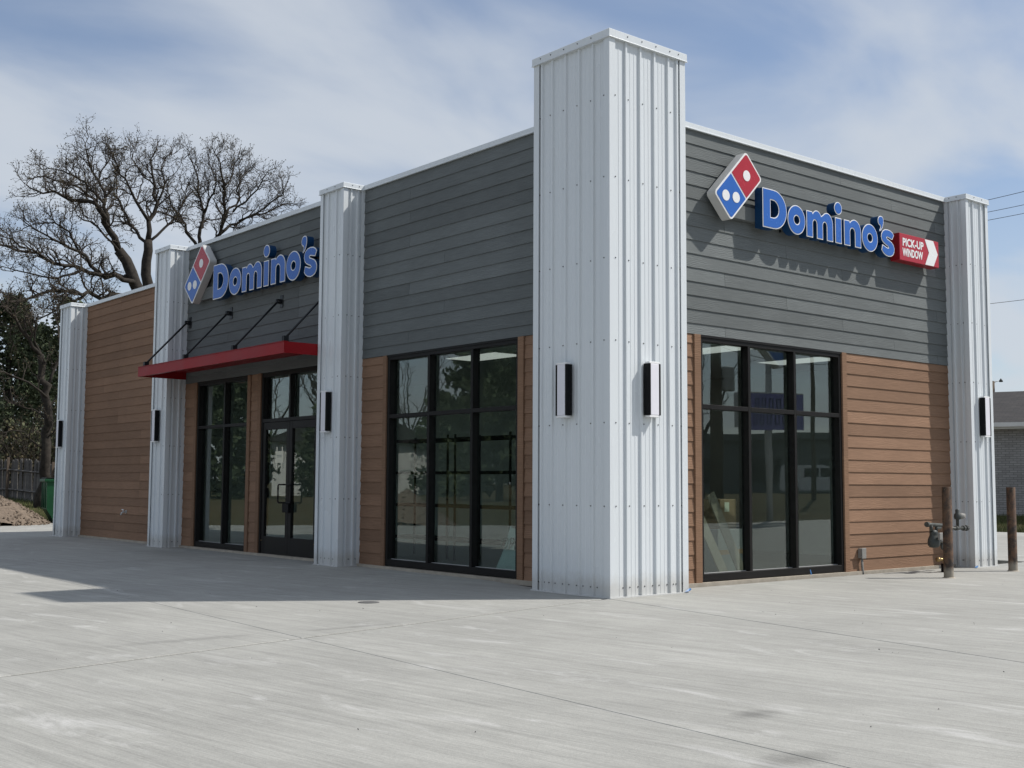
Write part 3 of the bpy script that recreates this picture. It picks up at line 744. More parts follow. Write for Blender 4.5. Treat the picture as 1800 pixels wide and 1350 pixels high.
def store_sign(left, u0, base, s, lu, lz, ls, label):
    root = empty('store_sign', (D_,0,0) if left else (0,DR_,0), R(-90) if left else 0, label, 'sign')
    front, depth = -.20, .118
    logo(root, lu, lz, ls, front, .125, 'gal')
    MB().cbox(lu-.1, u0+2.78*s, -.082, -.002, base+.07*s, base+.24*s, .003).build('raceway', MAT['raceway'], root)
    for k in range(7):
        uu = u0+s*(.15+.43*k); MB().box(uu-.006, uu+.006, -.03, -.003, base+.035*s, base+.071*s).build('bracket', MAT['darkrod'], root)
    for pl in LETTERS:
        P2 = [[(u0+s*a, base+s*b) for a, b in q] for q in pl]
        nm = 'letter'
        b_ = curve_mesh(P2, nm, depth, 0.0, MAT['bluereturn'], root, front+depth)
        curve_mesh(P2, 'letter_edge', .004, .001, MAT['white'], b_, front-.0006)
        curve_mesh(P2, 'letter_face', .004, -.0115*s, MAT['blueface'], b_, front-.0048)
    return root
store_sign(False, 2.900, 4.315, 1.0, 2.447, 4.745, .985, 'raised blue channel letter sign above the three-pane street window, beside red pick-up box')
store_sign(True, -9.985, 4.268, 1.215, -10.64, 4.80, 1.15, 'raised blue channel letter sign above the red entrance canopy')
pk = empty('pickup_sign', (0,DR_,0), 0, 'red box sign with white arrow reading PICK-UP WINDOW', 'sign')
MB().cbox(5.893, 6.900, -.195, -.05, 4.282, 4.664, .004).build('sign_box', MAT['redreturn'], pk)
MB().box(5.899, 6.894, -.1985, -.1955, 4.288, 4.658).build('sign_face', MAT['redface'], pk)
curve_mesh([[(6.535,4.655),(6.755,4.655),(6.868,4.473),(6.755,4.291),(6.535,4.291),(6.640,4.473)]], 'arrow', .003, 0, MAT['white'], pk, -.199)
MB().box(6.1, 6.2, -.05, -.002, 4.34, 4.6).box(6.6, 6.7, -.05, -.002, 4.34, 4.6).build('bracket', MAT['darkrod'], pk)
def text(body, name, mat, parent, u0, u1, z0, z1, v, fat=.0, italic=False):
    cu = bpy.data.curves.new('tmp', 'FONT'); cu.body = body; cu.size = 1; cu.offset = fat; cu.extrude = .001; cu.resolution_u = 4
    to = bpy.data.objects.new('tmp', cu); col.objects.link(to)
    dg = bpy.context.evaluated_depsgraph_get(); me = bpy.data.meshes.new_from_object(to.evaluated_get(dg))
    bpy.data.objects.remove(to); bpy.data.curves.remove(cu)
    xs = [q.co.x for q in me.vertices]; ys = [q.co.y for q in me.vertices]; ax, bx = min(xs), max(xs); ay, by = min(ys), max(ys)
    for q in me.vertices:
        X = u0+(q.co.x-ax)/(bx-ax)*(u1-u0); Z = z0+(q.co.y-ay)/(by-ay)*(z1-z0); q.co = (X, v-q.co.z, Z)
    me.materials.clear(); me.materials.append(mat); o = bpy.data.objects.new(name, me); col.objects.link(o); o.parent = parent
    return o
text('PICK-UP', 'lettering', MAT['white'], pk, 5.972, 6.500, 4.487, 4.603, -.2005, .030)
text('WINDOW', 'lettering', MAT['white'], pk, 5.962, 6.478, 4.345, 4.461, -.2005, .030)

# ---------------------------------------------------------------- canopy over the entrance
cn = empty('entrance_canopy', (D_,0,0), R(-90), 'flat red steel canopy hung on four dark rods over the entrance', 'canopy')
ca0, ca1, cdp = -11.425, -6.200, .895
MB().box(ca0+.01, ca1-.01, -cdp+.012, -.004, 3.120, 3.150).build('deck', MAT['redcanopy'], cn)
for nm, prof, f0, f1 in (('front_fascia', None, None, None),):
    # C-shaped front channel with lips
    pr = [(-cdp, 3.0), (-cdp, 3.165), (-cdp-.012, 3.165), (-cdp-.012, 3.172), (-cdp+.06, 3.172), (-cdp+.06, 3.165), (-cdp+.010, 3.165), (-cdp+.010, 3.008), (-cdp+.06, 3.008), (-cdp+.06, 3.0)]
    MB().prism(pr, lambda v, z: (ca0, v, z), lambda v, z: (ca1, v, z)).build('fascia', MAT['redcanopy'], cn)
for a, b in ((ca0+.001, ca0+.012), (ca1-.012, ca1-.001)):
    MB().box(a, b, -cdp+.0105, -.004, 3.001, 3.1655).build('fascia', MAT['redcanopy'], cn)
MB().box(ca0, ca1, -.03, -.003, 3.166, 3.19).build('wall_flashing', MAT['redcanopy'], cn)
for u in (-11.30, -9.685, -7.93, -6.33):
    o = MB().tube([(u, -cdp+.09, 3.235), (u, -.075, 4.015)], .0165, 10).build('rod', MAT['darkrod'], cn, True)
    MB().box(u-.03, u-.008, -cdp+.05, -cdp+.13, 3.173, 3.26).box(u+.008, u+.03, -cdp+.05, -cdp+.13, 3.173, 3.26).build('rod_foot', MAT['darkrod'], o)
    MB().cbox(u-.045, u+.045, -.012, -.0015, 3.925, 4.125, .002).box(u-.026, u-.010, -.10, -.0125, 3.985, 4.055).box(u+.010, u+.026, -.10, -.0125, 3.985, 4.055).build('wall_plate', MAT['darkrod'], o)
    MB().tube([(u-.034, -.075, 4.02), (u+.034, -.075, 4.02)], .010, 8).build('bolt', MAT['screw'], o)

# ---------------------------------------------------------------- wall lights
def wall_light(left, u, plane, label):
    z0 = 1.872
    t_ = empty('wall_light', (plane, -u, z0) if left else (u, plane, z0), R(-90) if left else 0, label, 'light', 'wall lights on the metal columns')
    MB().cbox(-.062, .062, -.018, .024, .012, .58, .003).build('back_plate', MAT['gal'], t_)
    MB().cbox(-.0675, .0675, -.078, -.0185, .022, .570, .006).build('lens', MAT['lampwhite'], t_)
    for z in ((0, .0215), (.5705, .592)): MB().cbox(-.082, .078, -.076, -.01, z[0], z[1], .003).build('end_cap', MAT['white'], t_)
    for s_ in (-1, 1):
        a = s_*.0682; b = s_*.094
        poly = [(a, -.004), (b, -.004), (b, -.066), (s_*.089, -.078), (s_*.081, -.083), (a, -.083)]
        if s_ > 0: poly = poly[::-1]
        MB().prism(poly, lambda x, y: (x, y, .0225), lambda x, y: (x, y, .5695)).build('side_shade', MAT['blackmatte'], t_)
wall_light(True, -.665, -.001, 'slim black and white wall light on shaded face of corner tower')
wall_light(False, .590, -.001, 'slim black and white wall light on sunlit face of corner tower')
wall_light(True, -5.875, P_-.001, 'slim black and white wall light on column right of the double door')
wall_light(True, -11.80, P_-.001, 'slim black and white wall light on column left of the entrance canopy')
wall_light(True, -16.82, P_-.001, 'slim black and white wall light on farthest low column by the brown wall')
wall_light(False, 7.735, Q_-.001, 'slim black and white wall light on column behind the two bollards')

# ---------------------------------------------------------------- small things at the wall
bo = []
for i, (x, y, lab) in enumerate(((5.402, -.609, 'rusty brown pipe bollard standing in front of the gas meter'), (7.249, -.498, 'dark rusty pipe bollard standing alone right of the last column'))):
    t_ = empty('bollard', (x, y, 0), .7*i, lab, 'bollard', 'pipe bollards')
    MB().lathe([(.062, 0), (.062, .02), (.0605, .03), (.0605, 1.146), (.058, 1.150), (.050, 1.150), (.050, 1.12)], 0, 0, 24).build('post', MAT['rust'], t_, False)
    MB().lathe([(.085, -.002), (.078, .006), (.062, .012)], 0, 0, 20).build('grout_collar', MAT['ledge'], t_)
for o in list(bpy.data.objects):
    if o.name.startswith('post'): 
        for p in o.data.polygons: p.use_smooth = len(p.vertices) == 4
gmr = empty('gas_meter', (0,0,0), 0, 'grey gas meter with pipes and regulator behind the brown bollard', 'gas meter')
gy = -.03
MB().tube([(5.90, gy, .648), (5.96, gy, .645), (6.30, gy, .628), (6.345, gy, .60), (6.35, gy, .55), (6.35, gy, .23)], .026, 10).build('header_pipe', MAT['pipe'], gmr, True)
MB().tube([(6.35, gy, .23), (6.35, gy, .0)], .020, 10).build('riser', MAT['pipe'], gmr, True)
MB().tube([(5.872, gy, .65), (5.915, gy, .648)], .036, 8).tube([(6.35, gy, .58), (6.35, gy, .52)], .034, 8).tube([(6.35, gy, .31), (6.35, gy, .25)], .034, 8).build('coupling', MAT['pipe'], gmr)
body = MB()
prof = [(.02,.335),(.070,.342),(.092,.37),(.097,.41),(.088,.455),(.070,.49),(.062,.51),(.066,.53),(.060,.555),(.04,.57),(.02,.575)]
body.lathe(prof, 6.045, gy, 18); bo_ = body.build('meter_body', MAT['meter'], gmr, True); bo_.scale = (1, .8, 1); bo_.location = (0, gy*.2, 0)
MB().cbox(5.985, 6.085, gy-.125, gy-.09, .445, .54, .006).build('index_window', MAT['pvc'], gmr)
MB().tube([(5.985, gy, .56), (5.985, gy, .64)], .024, 10).tube([(6.115, gy, .56), (6.115, gy, .60), (6.21, gy, .60)], .022, 10).build('meter_swivel', MAT['pipe'], gmr, True)
MB().lathe([(.03,.40),(.055,.41),(.055,.425),(.035,.44),(.03,.50),(.02,.505)], 6.235, gy, 14).build('regulator', MAT['pvc'], gmr, True)
MB().tube([(6.235, gy, .40), (6.24, gy, .33), (6.30, gy, .30), (6.35, gy, .28)], .020, 8).build('branch_pipe', MAT['pipe'], gmr, True)
MB().tube([(6.13, gy-.01, .175), (6.35, gy, .168)], .022, 10).tube([(6.105, gy-.01, .176), (6.15, gy-.01, .175)], .034, 6).tube([(6.23, gy-.03, .17), (6.27, gy-.03, .17)], .034, 6).build('shutoff_valve', MAT['brass'], gmr, True)
MB().tube([(6.285, gy-.01, .0), (6.285, gy-.01, .115)], .050, 12).build('riser_sleeve', MAT['blackmatte'], gmr, True)
MB().tube([(6.285, gy-.01, .115), (6.285, gy-.01, .17)], .024, 8).build('riser_fitting', MAT['brass'], gmr)
# outlet side that shows right of the bollard
MB().tube([(6.345, gy, .585), (6.60, gy, .585), (6.86, gy, .582)], .022, 10).build('outlet_pipe', MAT['pipe'], gmr, True)
MB().tube([(6.79, gy, .582), (6.835, gy, .582)], .036, 8).tube([(6.86, gy, .582), (6.905, gy, .582)], .040, 8).tube([(6.60, gy, .585), (6.645, gy, .585)], .033, 8).build('coupling', MAT['pipe'], gmr)
MB().tube([(6.66, gy, .585), (6.66, gy, .84)], .021, 10).build('vent_riser', MAT['pipe'], gmr, True)
MB().lathe([(.02,.70),(.045,.71),(.05,.74),(.045,.775),(.028,.79),(.03,.83),(.018,.845)], 6.66, gy, 14).build('regulator', MAT['meter'], gmr, True)
MB().tube([(6.66, gy, .745), (6.72, gy-.02, .750), (6.775, gy-.03, .752)], [.022,.045,.034], 12).build('regulator_bell', MAT['pvc'], gmr, True)

ob = empty('outlet_box', (5.10, DR_, 0), 0, 'small grey weatherproof outlet box on conduit low on brown wall', 'outlet box')
MB().cbox(-.045, .045, -.06, -.001, .205, .335, .006).build('box', MAT['pvc'], ob)
MB().cbox(-.049, .049, -.072, -.0605, .20, .34, .004).build('cover', MAT['pvc'], ob)
MB().tube([(0, -.032, .206), (.002, -.034, .10), (.006, -.038, .035), (.006, -.038, -.01)], .0165, 10).build('conduit', MAT['pvc'], ob, True)
hb = empty('hose_bib', (D_, 13.99, .555), R(-90), 'pale hose tap low on the far brown wall', 'tap')
MB().tube([(0,-.001,.02),(0,-.05,.02),(.0,-.09,.0),(.0,-.11,-.045)], [.016,.018,.017,.016], 10).build('spout', MAT['gal'], hb, True)
MB().tube([(0,-.002,.02),(0,-.012,.02)], .035, 14).build('flange', MAT['gal'], hb)
MB().tube([(-.05,-.075,.06),(.05,-.075,.06)], .010, 8).tube([(0,-.06,.03),(0,-.075,.06)], .008, 8).build('handle', MAT['white'], hb, True)
nt_ = empty('door_notice', (D_, 0, 0), R(-90), 'pale paper notice taped inside the left door glass', 'notice')
MB().box(-8.10, -7.84, .0365, .0385, 1.47, 1.655).build('sheet', MAT['paper'], nt_)
for a in (-8.07, -7.90): MB().box(a, a+.035, .0355, .0363, 1.38, 1.50).box(a, a+.035, .0355, .0363, 1.62, 1.72).build('tape', MAT['paper'], nt_)
for z in (1.56, 1.585): MB().box(-8.06, -7.90, .0352, .0363, z, z+.007).build('print_line', MAT['ink'], nt_)
def scrap(name, pts, label):
    M_ = MB(); n = len(pts); M_.add([(x, y, z) for x, y, z in pts], [tuple(range(n))]); M_.add([(x, y, z-.003) for x, y, z in pts], [tuple(range(n))[::-1]])
    o = M_.build(name, MAT['bluetape']); tag(o, label, 'tape')
scrap('film_scrap', [(1.10,-.020,.016),(1.15,-.030,.020),(1.19,-.034,.034),(1.205,-.015,.050),(1.17,-.016,.046)], 'scrap of blue film at the right foot of the corner tower')
scrap('film_scrap', [(7.37,.10,.006),(7.43,.11,.020),(7.45,.125,.035),(7.41,.135,.028),(7.36,.13,.010)], 'scrap of blue film at the foot of the column behind bollards')
scrap('film_scrap', [(3.99,DR_-.03,.040),(4.01,DR_-.034,.042),(4.0,DR_-.022,.10),(3.985,DR_-.020,.10)], 'scrap of blue film on the sill of the street window')
dc = MB().lathe([(.0,.0005),(.105,.0005),(.105,.003),(.10,.0045),(.0,.0045)], -2.15, 1.17, 24).build('cleanout_cover', MAT['drain'])
tag(dc, 'small round iron cover flush in the shaded concrete', 'cover')

# things inside, seen through the glass
def rack(x, y0, y1, dp, label):
    t_ = empty('shelving_rack', (x, y0, .031), 0, label, 'shelf', 'black shelving racks')
    Ln = y1-y0
    for a in (0, dp):
        for b in (0, Ln): MB().tube([(a, b, 0), (a, b, 1.86)], .018, 8).build('post', MAT['blackmatte'], t_)
    for z in (.30, .80, 1.30, 1.80):
        M_ = MB().box(.02, dp-.02, .02, Ln-.02, z-.012, z+.002)
        M_.box(-.008, .008, .02, Ln-.02, z-.03, z+.012).box(dp-.008, dp+.008, .02, Ln-.02, z-.03, z+.012).box(.02, dp-.02, -.008, .008, z-.03, z+.012).box(.02, dp-.02, Ln-.008, Ln+.008, z-.03, z+.012)
        M_.build('shelf', MAT['blackmatte'], t_)
rack(2.0, 4.02, 5.30, .46, 'tall empty black rack inside, nearest the tower side of the shaded window')
rack(2.05, 5.55, 7.05, .46, 'tall empty black rack inside, farther along behind the shaded window')
ps = empty('paper_banner', (1.22, 3.12, .031), 0, 'crumpled pale poster lettered OPEN leaning inside the shaded window', 'poster')
pm = MB()
gridn = 7
for j in range(gridn):
    for i in range(gridn):
        a, b = i/(gridn-1), j/(gridn-1)
        pm.v.append((.16*b + .025*math.sin(5*a+3*b), .25-.62*a*(1-.25*b)-.10*b, .02+.56*b - .05*math.sin(3*a)*(b > .3)))
for j in range(gridn-1):
    for i in range(gridn-1): pm.f.append((j*gridn+i, j*gridn+i+1, (j+1)*gridn+i+1, (j+1)*gridn+i))
pm.build('sheet', MAT['mint'], ps, True)
tx = text('OPEN', 'lettering', MAT['ink'], ps, -.22, .30, .27, .43, 0); tx.rotation_euler = (R(-14), 0, R(-90)); tx.location = (-.02, .0, 0.02)
bx_ = empty('carton', (3.30, 1.42, .60), R(12), 'brown cardboard carton on a crate behind the street window', 'box')
MB().cbox(-.22, .22, -.18, .18, 0, .38, .006).build('body', MAT['card'], bx_); MB().box(-.10, .02, -.1835, -.1805, .22, .34).build('label_sticker', MAT['paper'], bx_)
MB().box(-.23, .23, -.03, .03, .3805, .3825).build('tape', MAT['woodboard'], bx_)
cr_ = empty('crate', (3.30, 1.42, .031), R(6), 'low dark crate under the carton behind the street window', 'crate')
MB().cbox(-.28, .28, -.22, .22, 0, .568, .006).build('body', MAT['intfloor'], cr_); MB().box(-.29, .29, -.228, -.2205, .25, .31).build('slat', MAT['card'], cr_)
for i, (xa, xb, ln, lab) in enumerate(((2.78, 3.32, 1.15, 'pale plank leaning inside the left pane of street window'), (2.55, 2.98, .95, 'shorter grey plank leaning at far left inside street window'))):
    pl = empty('leaning_plank', (xb, 1.0, .031), 0, lab, 'plank', 'planks leaning inside')
    o = MB().cbox(-.07, .07, -.012, .012, 0, ln, .003).build('board', MAT['woodboard'], pl); o.rotation_euler = (R(-4), R(-27-2*i), 0)

# ---------------------------------------------------------------- trees
def wob(rng, a): return Vector((rng.gauss(0, a), rng.gauss(0, a), rng.gauss(0, a)))
def resample(pts, step):
    out = [pts[0].copy()]
    for a, b in zip(pts[:-1], pts[1:]):
        n = max(1, int((b-a).length/step)); out += [a.lerp(b, (k+1)/n) for k in range(n)]
    return out
def leaf_quad(mb, p, d, s, rng):
    d = d.normalized(); a = d.cross(wob(rng, 1)).normalized(); b = len(mb.v)
    mb.v += [tuple(p), tuple(p+d*s*.5+a*s*.33), tuple(p+d*s), tuple(p+d*s*.5-a*s*.33)]; mb.f.append((b, b+1, b+2, b+3))
def sprout(tw, lf, pts, r0, r1, level, rng, center, dens, budsize, maxlev=3):
    """side branches along pts, recursively; twigs gnarled as an oak's"""
    L = sum((b-a).length for a, b in zip(pts[:-1], pts[1:]))
    sp = {1: .42, 2: .26, 3: .17}[level]/dens
    n = max(2, int(L/sp)); m_ = len(pts)-1
    for k in range(n):
        t = (.18 if level == 1 else .12) + (.88 if level == 1 else .9)*(k+rng.random()*.8)/n
        t = min(t, .999); i = min(int(t*m_), m_-1); fr = t*m_-i
        p = pts[i].lerp(pts[i+1], fr); tg = (pts[i+1]-pts[i]).normalized()
        side = tg.cross(wob(rng, 1)); side.normalize()
        ang = rng.uniform(.55, 1.15)
        outw = (p-center); outw = outw.normalized() if outw.length > .1 else Vector((0,0,1))
        d = (tg*math.cos(ang) + side*math.sin(ang) + outw*.40 + Vector((0,0,.28))).normalized()
        rr = r0+(r1-r0)*t
        ln = {1: rng.uniform(.6, 1.6), 2: rng.uniform(.30, .78), 3: rng.uniform(.14, .36)}[level]*(1.12-.45*t)
        if level == 1: ln = min(ln, .55*L+.4)
        br = max(min(rr*.62, {1: .042, 2: .017, 3: .008}[level]), {1: .018, 2: .0095, 3: .006}[level])
        ns = {1: 6, 2: 4, 3: 3}[level]
        q = [p.copy()]; dd = d.copy()
        for s_ in range(ns):
            dd = (dd + wob(rng, .36 if level < 3 else .42) + Vector((0,0,.05))).normalized(); q.append(q[-1]+dd*ln/ns)
        rad = [br*(1-.62*j/ns) for j in range(ns+1)]
        tw.tube(q, rad, {1: 5, 2: 4, 3: 3}[level], False)
        if level < maxlev: sprout(tw, lf, q, br, br*.4, level+1, rng, center, dens, budsize, maxlev)
        if level >= 2:
            for _ in range(2 if level == 3 else 1): leaf_quad(lf, q[-1], dd+wob(rng, .6), rng.uniform(.6, 1.3)*budsize, rng)
            if level == 3 and rng.random() < .6: leaf_quad(lf, q[-2], dd+wob(rng, .8), rng.uniform(.5, 1.1)*budsize, rng)
def oak(label, limbs, seed, dens=1.0, bud=.055, trunk_r=.36, group=None, maxlev=3):
    """limbs: lists of (point, radius); first one is the trunk from the ground"""
    rng = random.Random(seed)
    base = limbs[0][0][0]; root = empty('oak_tree', tuple(base), 0, label, 'tree', group)
    tr, tw, lf = MB(), MB(), MB()
    allp = [p for l in limbs for p, r in l]; c = Vector((0,0,0))
    for p in allp: c += p
    c /= len(allp); c.z -= 1.0
    for li, l in enumerate(limbs):
        P = [p-base for p, r in l]; rad = [r*(.54 if li else .74) for p, r in l]
        pts, rr = [P[0]], [rad[0]]
        for a, b, ra, rb in zip(P[:-1], P[1:], rad[:-1], rad[1:]):
            n = max(2, int((b-a).length/.35))
            for k in range(1, n+1):
                t = k/n; e = .0 if k == n else .05+.25*min(ra, .12)
                pts.append(a.lerp(b, t)+wob(rng, e)); rr.append(ra+(rb-ra)*t)
        tr.tube(pts, rr, 9 if rad[0] > .15 else 7)
        if li > 0:
            st = 0
            sprout(tw, lf, pts, rad[0], rad[-1], 1, rng, c-base, dens, bud, maxlev)
    tr.build('trunk', MAT['bark'], root, True); tw.build('crown', MAT['twig'], root); o = lf.build('buds', MAT['bud'], root); tag(o, kind='stuff')
    return root
def limb(spec, depth, r0, r1, dz=0.0, drng=None):
    n = len(spec); out = []
    for i, (x, y) in enumerate(spec):
        t = i/(n-1); out.append((at(x, y, depth+dz*t), r0+(r1-r0)*t))
    return out
def gpt(px, depth):
    p = at(px, 849, depth); p.z = gh(p.x, p.y)-.1; return p
# right-hand trunk of the near oak and its limbs (behind the low brown wall)
DA = 47.0
b = gpt(262, DA)
T1 = [[(b, .48), (at(258, 640, DA), .40), (at(250, 530, DA), .34), (at(231, 480, DA), .31), (at(208, 440, DA), .27)],
      limb([(208,440),(194,408),(185,382),(168,357),(124,352),(95,336),(52,330)], DA, .27, .05, -2.5),
      limb([(190,395),(185,350),(173,318),(156,286),(150,252)], DA, .16, .03, 1.0),
      limb([(185,360),(150,320),(110,300),(75,298)], DA, .11, .03, 2.0),
      limb([(170,352),(140,330),(100,318),(60,312)], DA, .10, .03, -1.0),
      limb([(173,318),(190,285),(196,262)], DA+.6, .07, .025, 1.0),
      limb([(208,440),(162,390),(136,379)], DA-.4, .09, .04, -1.0),
      limb([(231,480),(185,489),(139,442),(95,422),(43,390)], DA, .19, .04, -3.0),
      limb([(240,500),(202,482),(145,474),(95,463),(29,440),(-30,430)], DA, .20, .05, -5.0),
      limb([(245,520),(185,523),(156,512),(95,509),(30,530),(-30,545)], DA, .19, .05, -6.0),
      limb([(139,442),(110,400),(80,392),(40,402)], DA-1.5, .08, .03, -1.0),
      limb([(145,474),(100,490),(50,480),(10,470)], DA-2, .09, .03, -2.0),
      limb([(95,463),(60,440),(20,420),(-20,405)], DA-3.4, .07, .03, -2.0),
      limb([(156,512),(120,540),(70,560),(20,575)], DA-2.5, .08, .03, -2.0)]
oak('spreading leafless oak with long low limbs behind the low brown wall', T1, 11, 1.75, .055)
b = gpt(272, DA+2.5); DB = DA+2.5
T2 = [[(b, .42), (at(268, 600, DB), .34), (at(260, 500, DB), .30), (at(257, 460, DB), .27), (at(260, 422, DB), .24)],
      limb([(260,422),(261,388),(277,356),(272,327),(266,292),(270,270)], DB, .22, .03, 1.0),
      limb([(261,388),(240,355),(228,330),(208,304),(200,275)], DB, .14, .03, -1.5),
      limb([(258,440),(240,405),(214,366),(200,330),(205,296)], DB, .15, .03, 2.0),
      limb([(277,356),(290,320),(285,290),(303,268)], DB+.5, .09, .03, 1.0),
      limb([(272,327),(245,300),(232,280),(240,268)], DB+.5, .07, .025, 1.5),
      limb([(262,425),(290,400),(310,380),(325,350),(318,320)], DB, .12, .03, 2.5)]
oak('upright leafless oak with forked crown, between the two big bare crowns', T2, 23, 1.75, .055)
b = gpt(345, DA+6); DC = DA+6
T3 = [[(b, .40), (at(342, 560, DC), .33), (at(345, 480, DC), .28), (at(350, 440, DC), .24)],
      limb([(350,440),(327,408),(318,385),(300,360),(292,335)], DC, .15, .03, -1.0),
      limb([(350,440),(352,400),(358,373),(347,336),(344,301),(330,272)], DC, .17, .03, 1.0),
      limb([(352,450),(387,411),(396,370),(393,321),(387,286),(378,270)], DC, .18, .03, -1.0),
      limb([(387,411),(405,395),(434,382),(477,370),(505,358)], DC, .14, .03, 1.5),
      limb([(396,380),(416,360),(422,315),(440,295)], DC, .11, .03, 2.0),
      limb([(410,372),(440,345),(460,320),(466,308)], DC, .09, .03, -1.5),
      limb([(420,388),(455,372),(490,345),(496,338)], DC, .09, .03, -1.0),
      limb([(393,330),(410,300),(418,280)], DC, .07, .03, 1.0),
      limb([(358,373),(375,340),(380,310),(366,286)], DC, .09, .03, -1.5)]
oak('rounded leafless oak rising over the entrance parapet', T3, 37, 1.8, .055)
DL = 40.0
b = gpt(71, DL)
T4 = [[(b, .30), (at(78, 830, DL), .24), (at(82, 780, DL), .21), (at(85, 678, DL), .18), (at(71, 624, DL), .15)],
      limb([(71,624),(36,578),(11,546),(-15,520)], DL, .14, .04, -1.5),
      limb([(85,678),(100,640),(104,600),(98,560)], DL, .10, .03, 1.0),
      limb([(80,640),(60,600),(66,570),(50,545)], DL, .08, .03, -.5),
      limb([(84,700),(50,672),(20,660),(-10,650)], DL, .08, .03, -1.5),
      limb([(83,740),(60,720),(30,712),(5,690)], DL, .06, .02, 1.0),
      limb([(84,720),(105,690),(112,660)], DL, .06, .02, 1.0),
      limb([(80,800),(50,770),(20,756),(-5,760)], DL, .05, .02, -1.0),
      limb([(82,770),(100,740),(110,720)], DL, .05, .02, 0.0)]
oak('slim bare tree growing beside the green dumpster', T4, 51, 1.15, .05)

def pine(label, p, h, seed, spread=.34, n=1500, group=None, name='pine_tree', low=.12, needle=.16):
    rng = random.Random(seed); root = empty(name, tuple(p), rng.uniform(0, 6), label, 'tree', group)
    tr, lf = MB(), MB()
    tr.tube([(0,0,-.2), (.05,0,h*.4), (-.04,.05,h*.75), (0,0,h)], [h*.022, h*.016, h*.009, .02], 8)
    nb = int(h*7)
    for k in range(nb):
        t = low+(1-low)*(k/nb)**.9; z = t*h; a = k*2.4+rng.uniform(-.5, .5)
        L = h*spread*(1-t)**.75*rng.uniform(.65, 1.15)+.25
        d = Vector((math.cos(a), math.sin(a), .10-.35*(1-t)))
        q = [Vector((0,0,z))]
        for s_ in range(4): q.append(q[-1]+(d+Vector((0,0,.10*s_))+wob(rng, .10)).normalized()*L/4)
        tr.tube(q, [.035*(1-t)+.02, .03*(1-t)+.012, .015, .01, .006], 4, False)
        for c in range(max(6, int(n/nb))):
            s_ = rng.uniform(.18, 1.0)*4; i = min(int(s_), 3); pp = q[i].lerp(q[i+1], s_-i)+wob(rng, .10+.05*L)
            dd = (d*.5+wob(rng, .6)+Vector((0,0,.35)))
            leaf_quad(lf, pp, dd, needle*rng.uniform(.6, 1.3), rng)
            # second blade of the tuft
            leaf_quad(lf, pp, dd+wob(rng, .5), needle*rng.uniform(.5, 1.1), rng)
    tr.build('trunk', MAT['bark'], root); o = lf.build('crown', MAT['needle'], root)
    return root
def gp(px, depth):
    p = at(px, 849, depth); return (p.x, p.y, gh(p.x, p.y))
pine('dense dark pine behind the weathered fence, nearest the photo edge', gp(8, 50), 8.4, 3, .40, 12000, 'pines behind the fence')
pine('shorter pine behind the bare tree by the dumpster', gp(62, 56), 8.0, 4, .36, 10000, 'pines behind the fence')
pine('pine partly hidden by the farthest low column', gp(112, 54), 9.0, 6, .36, 8000, 'pines behind the fence')

def bush(name, label, p, h, r, seed, leaves, leafmat, group=None, stems=26, lsize=.09):
    rng = random.Random(seed); root = empty(name, tuple(p), 0, label, 'shrub', group); tw, lf = MB(), MB()
    for k in range(stems):
        a = rng.uniform(0, 6.28); q = [Vector((rng.gauss(0, .12*r), rng.gauss(0, .12*r), 0))]
        d = Vector((math.cos(a)*rng.uniform(.1, 1)*r/h, math.sin(a)*rng.uniform(.1, 1)*r/h, 1)).normalized(); L = h*rng.uniform(.7, 1.1)
        for s_ in range(5): d = (d+wob(rng, .16)).normalized(); q.append(q[-1]+d*L/5)
        tw.tube(q, [.014, .012, .010, .008, .006, .004], 4, False)
        for c in range(7):
            i = rng.randint(1, 4); e = (d+wob(rng, .7)).normalized(); q2 = [q[i], q[i]+e*L*.12+wob(rng, .02), q[i]+e*L*.24+wob(rng, .04)]
            tw.tube(q2, [.006, .005, .003], 3, False)
            for _ in range(leaves): leaf_quad(lf, q2[1]+wob(rng, .10), e+wob(rng, .8), lsize*rng.uniform(.6, 1.3), rng)
    tw.build('stems', MAT['twig'], root)
    if leaves: lf.build('foliage', leafmat, root)
    return root
bush('thicket_shrub', 'brown leafy thicket above the fence, left of the slim bare tree', gp(25, 47), 3.4, 2.6, 8, 5, MAT['leaf'], 'thicket behind the fence', 46, .15)
bush('thicket_shrub', 'brown leafy thicket behind the slim bare tree trunk', gp(70, 46), 3.2, 2.0, 9, 4, MAT['bud'], 'thicket behind the fence', 40, .13)
bush('thicket_shrub', 'leafy thicket behind the green dumpster', gp(105, 47), 3.8, 2.2, 10, 5, MAT['leaf'], 'thicket behind the fence', 40, .15)

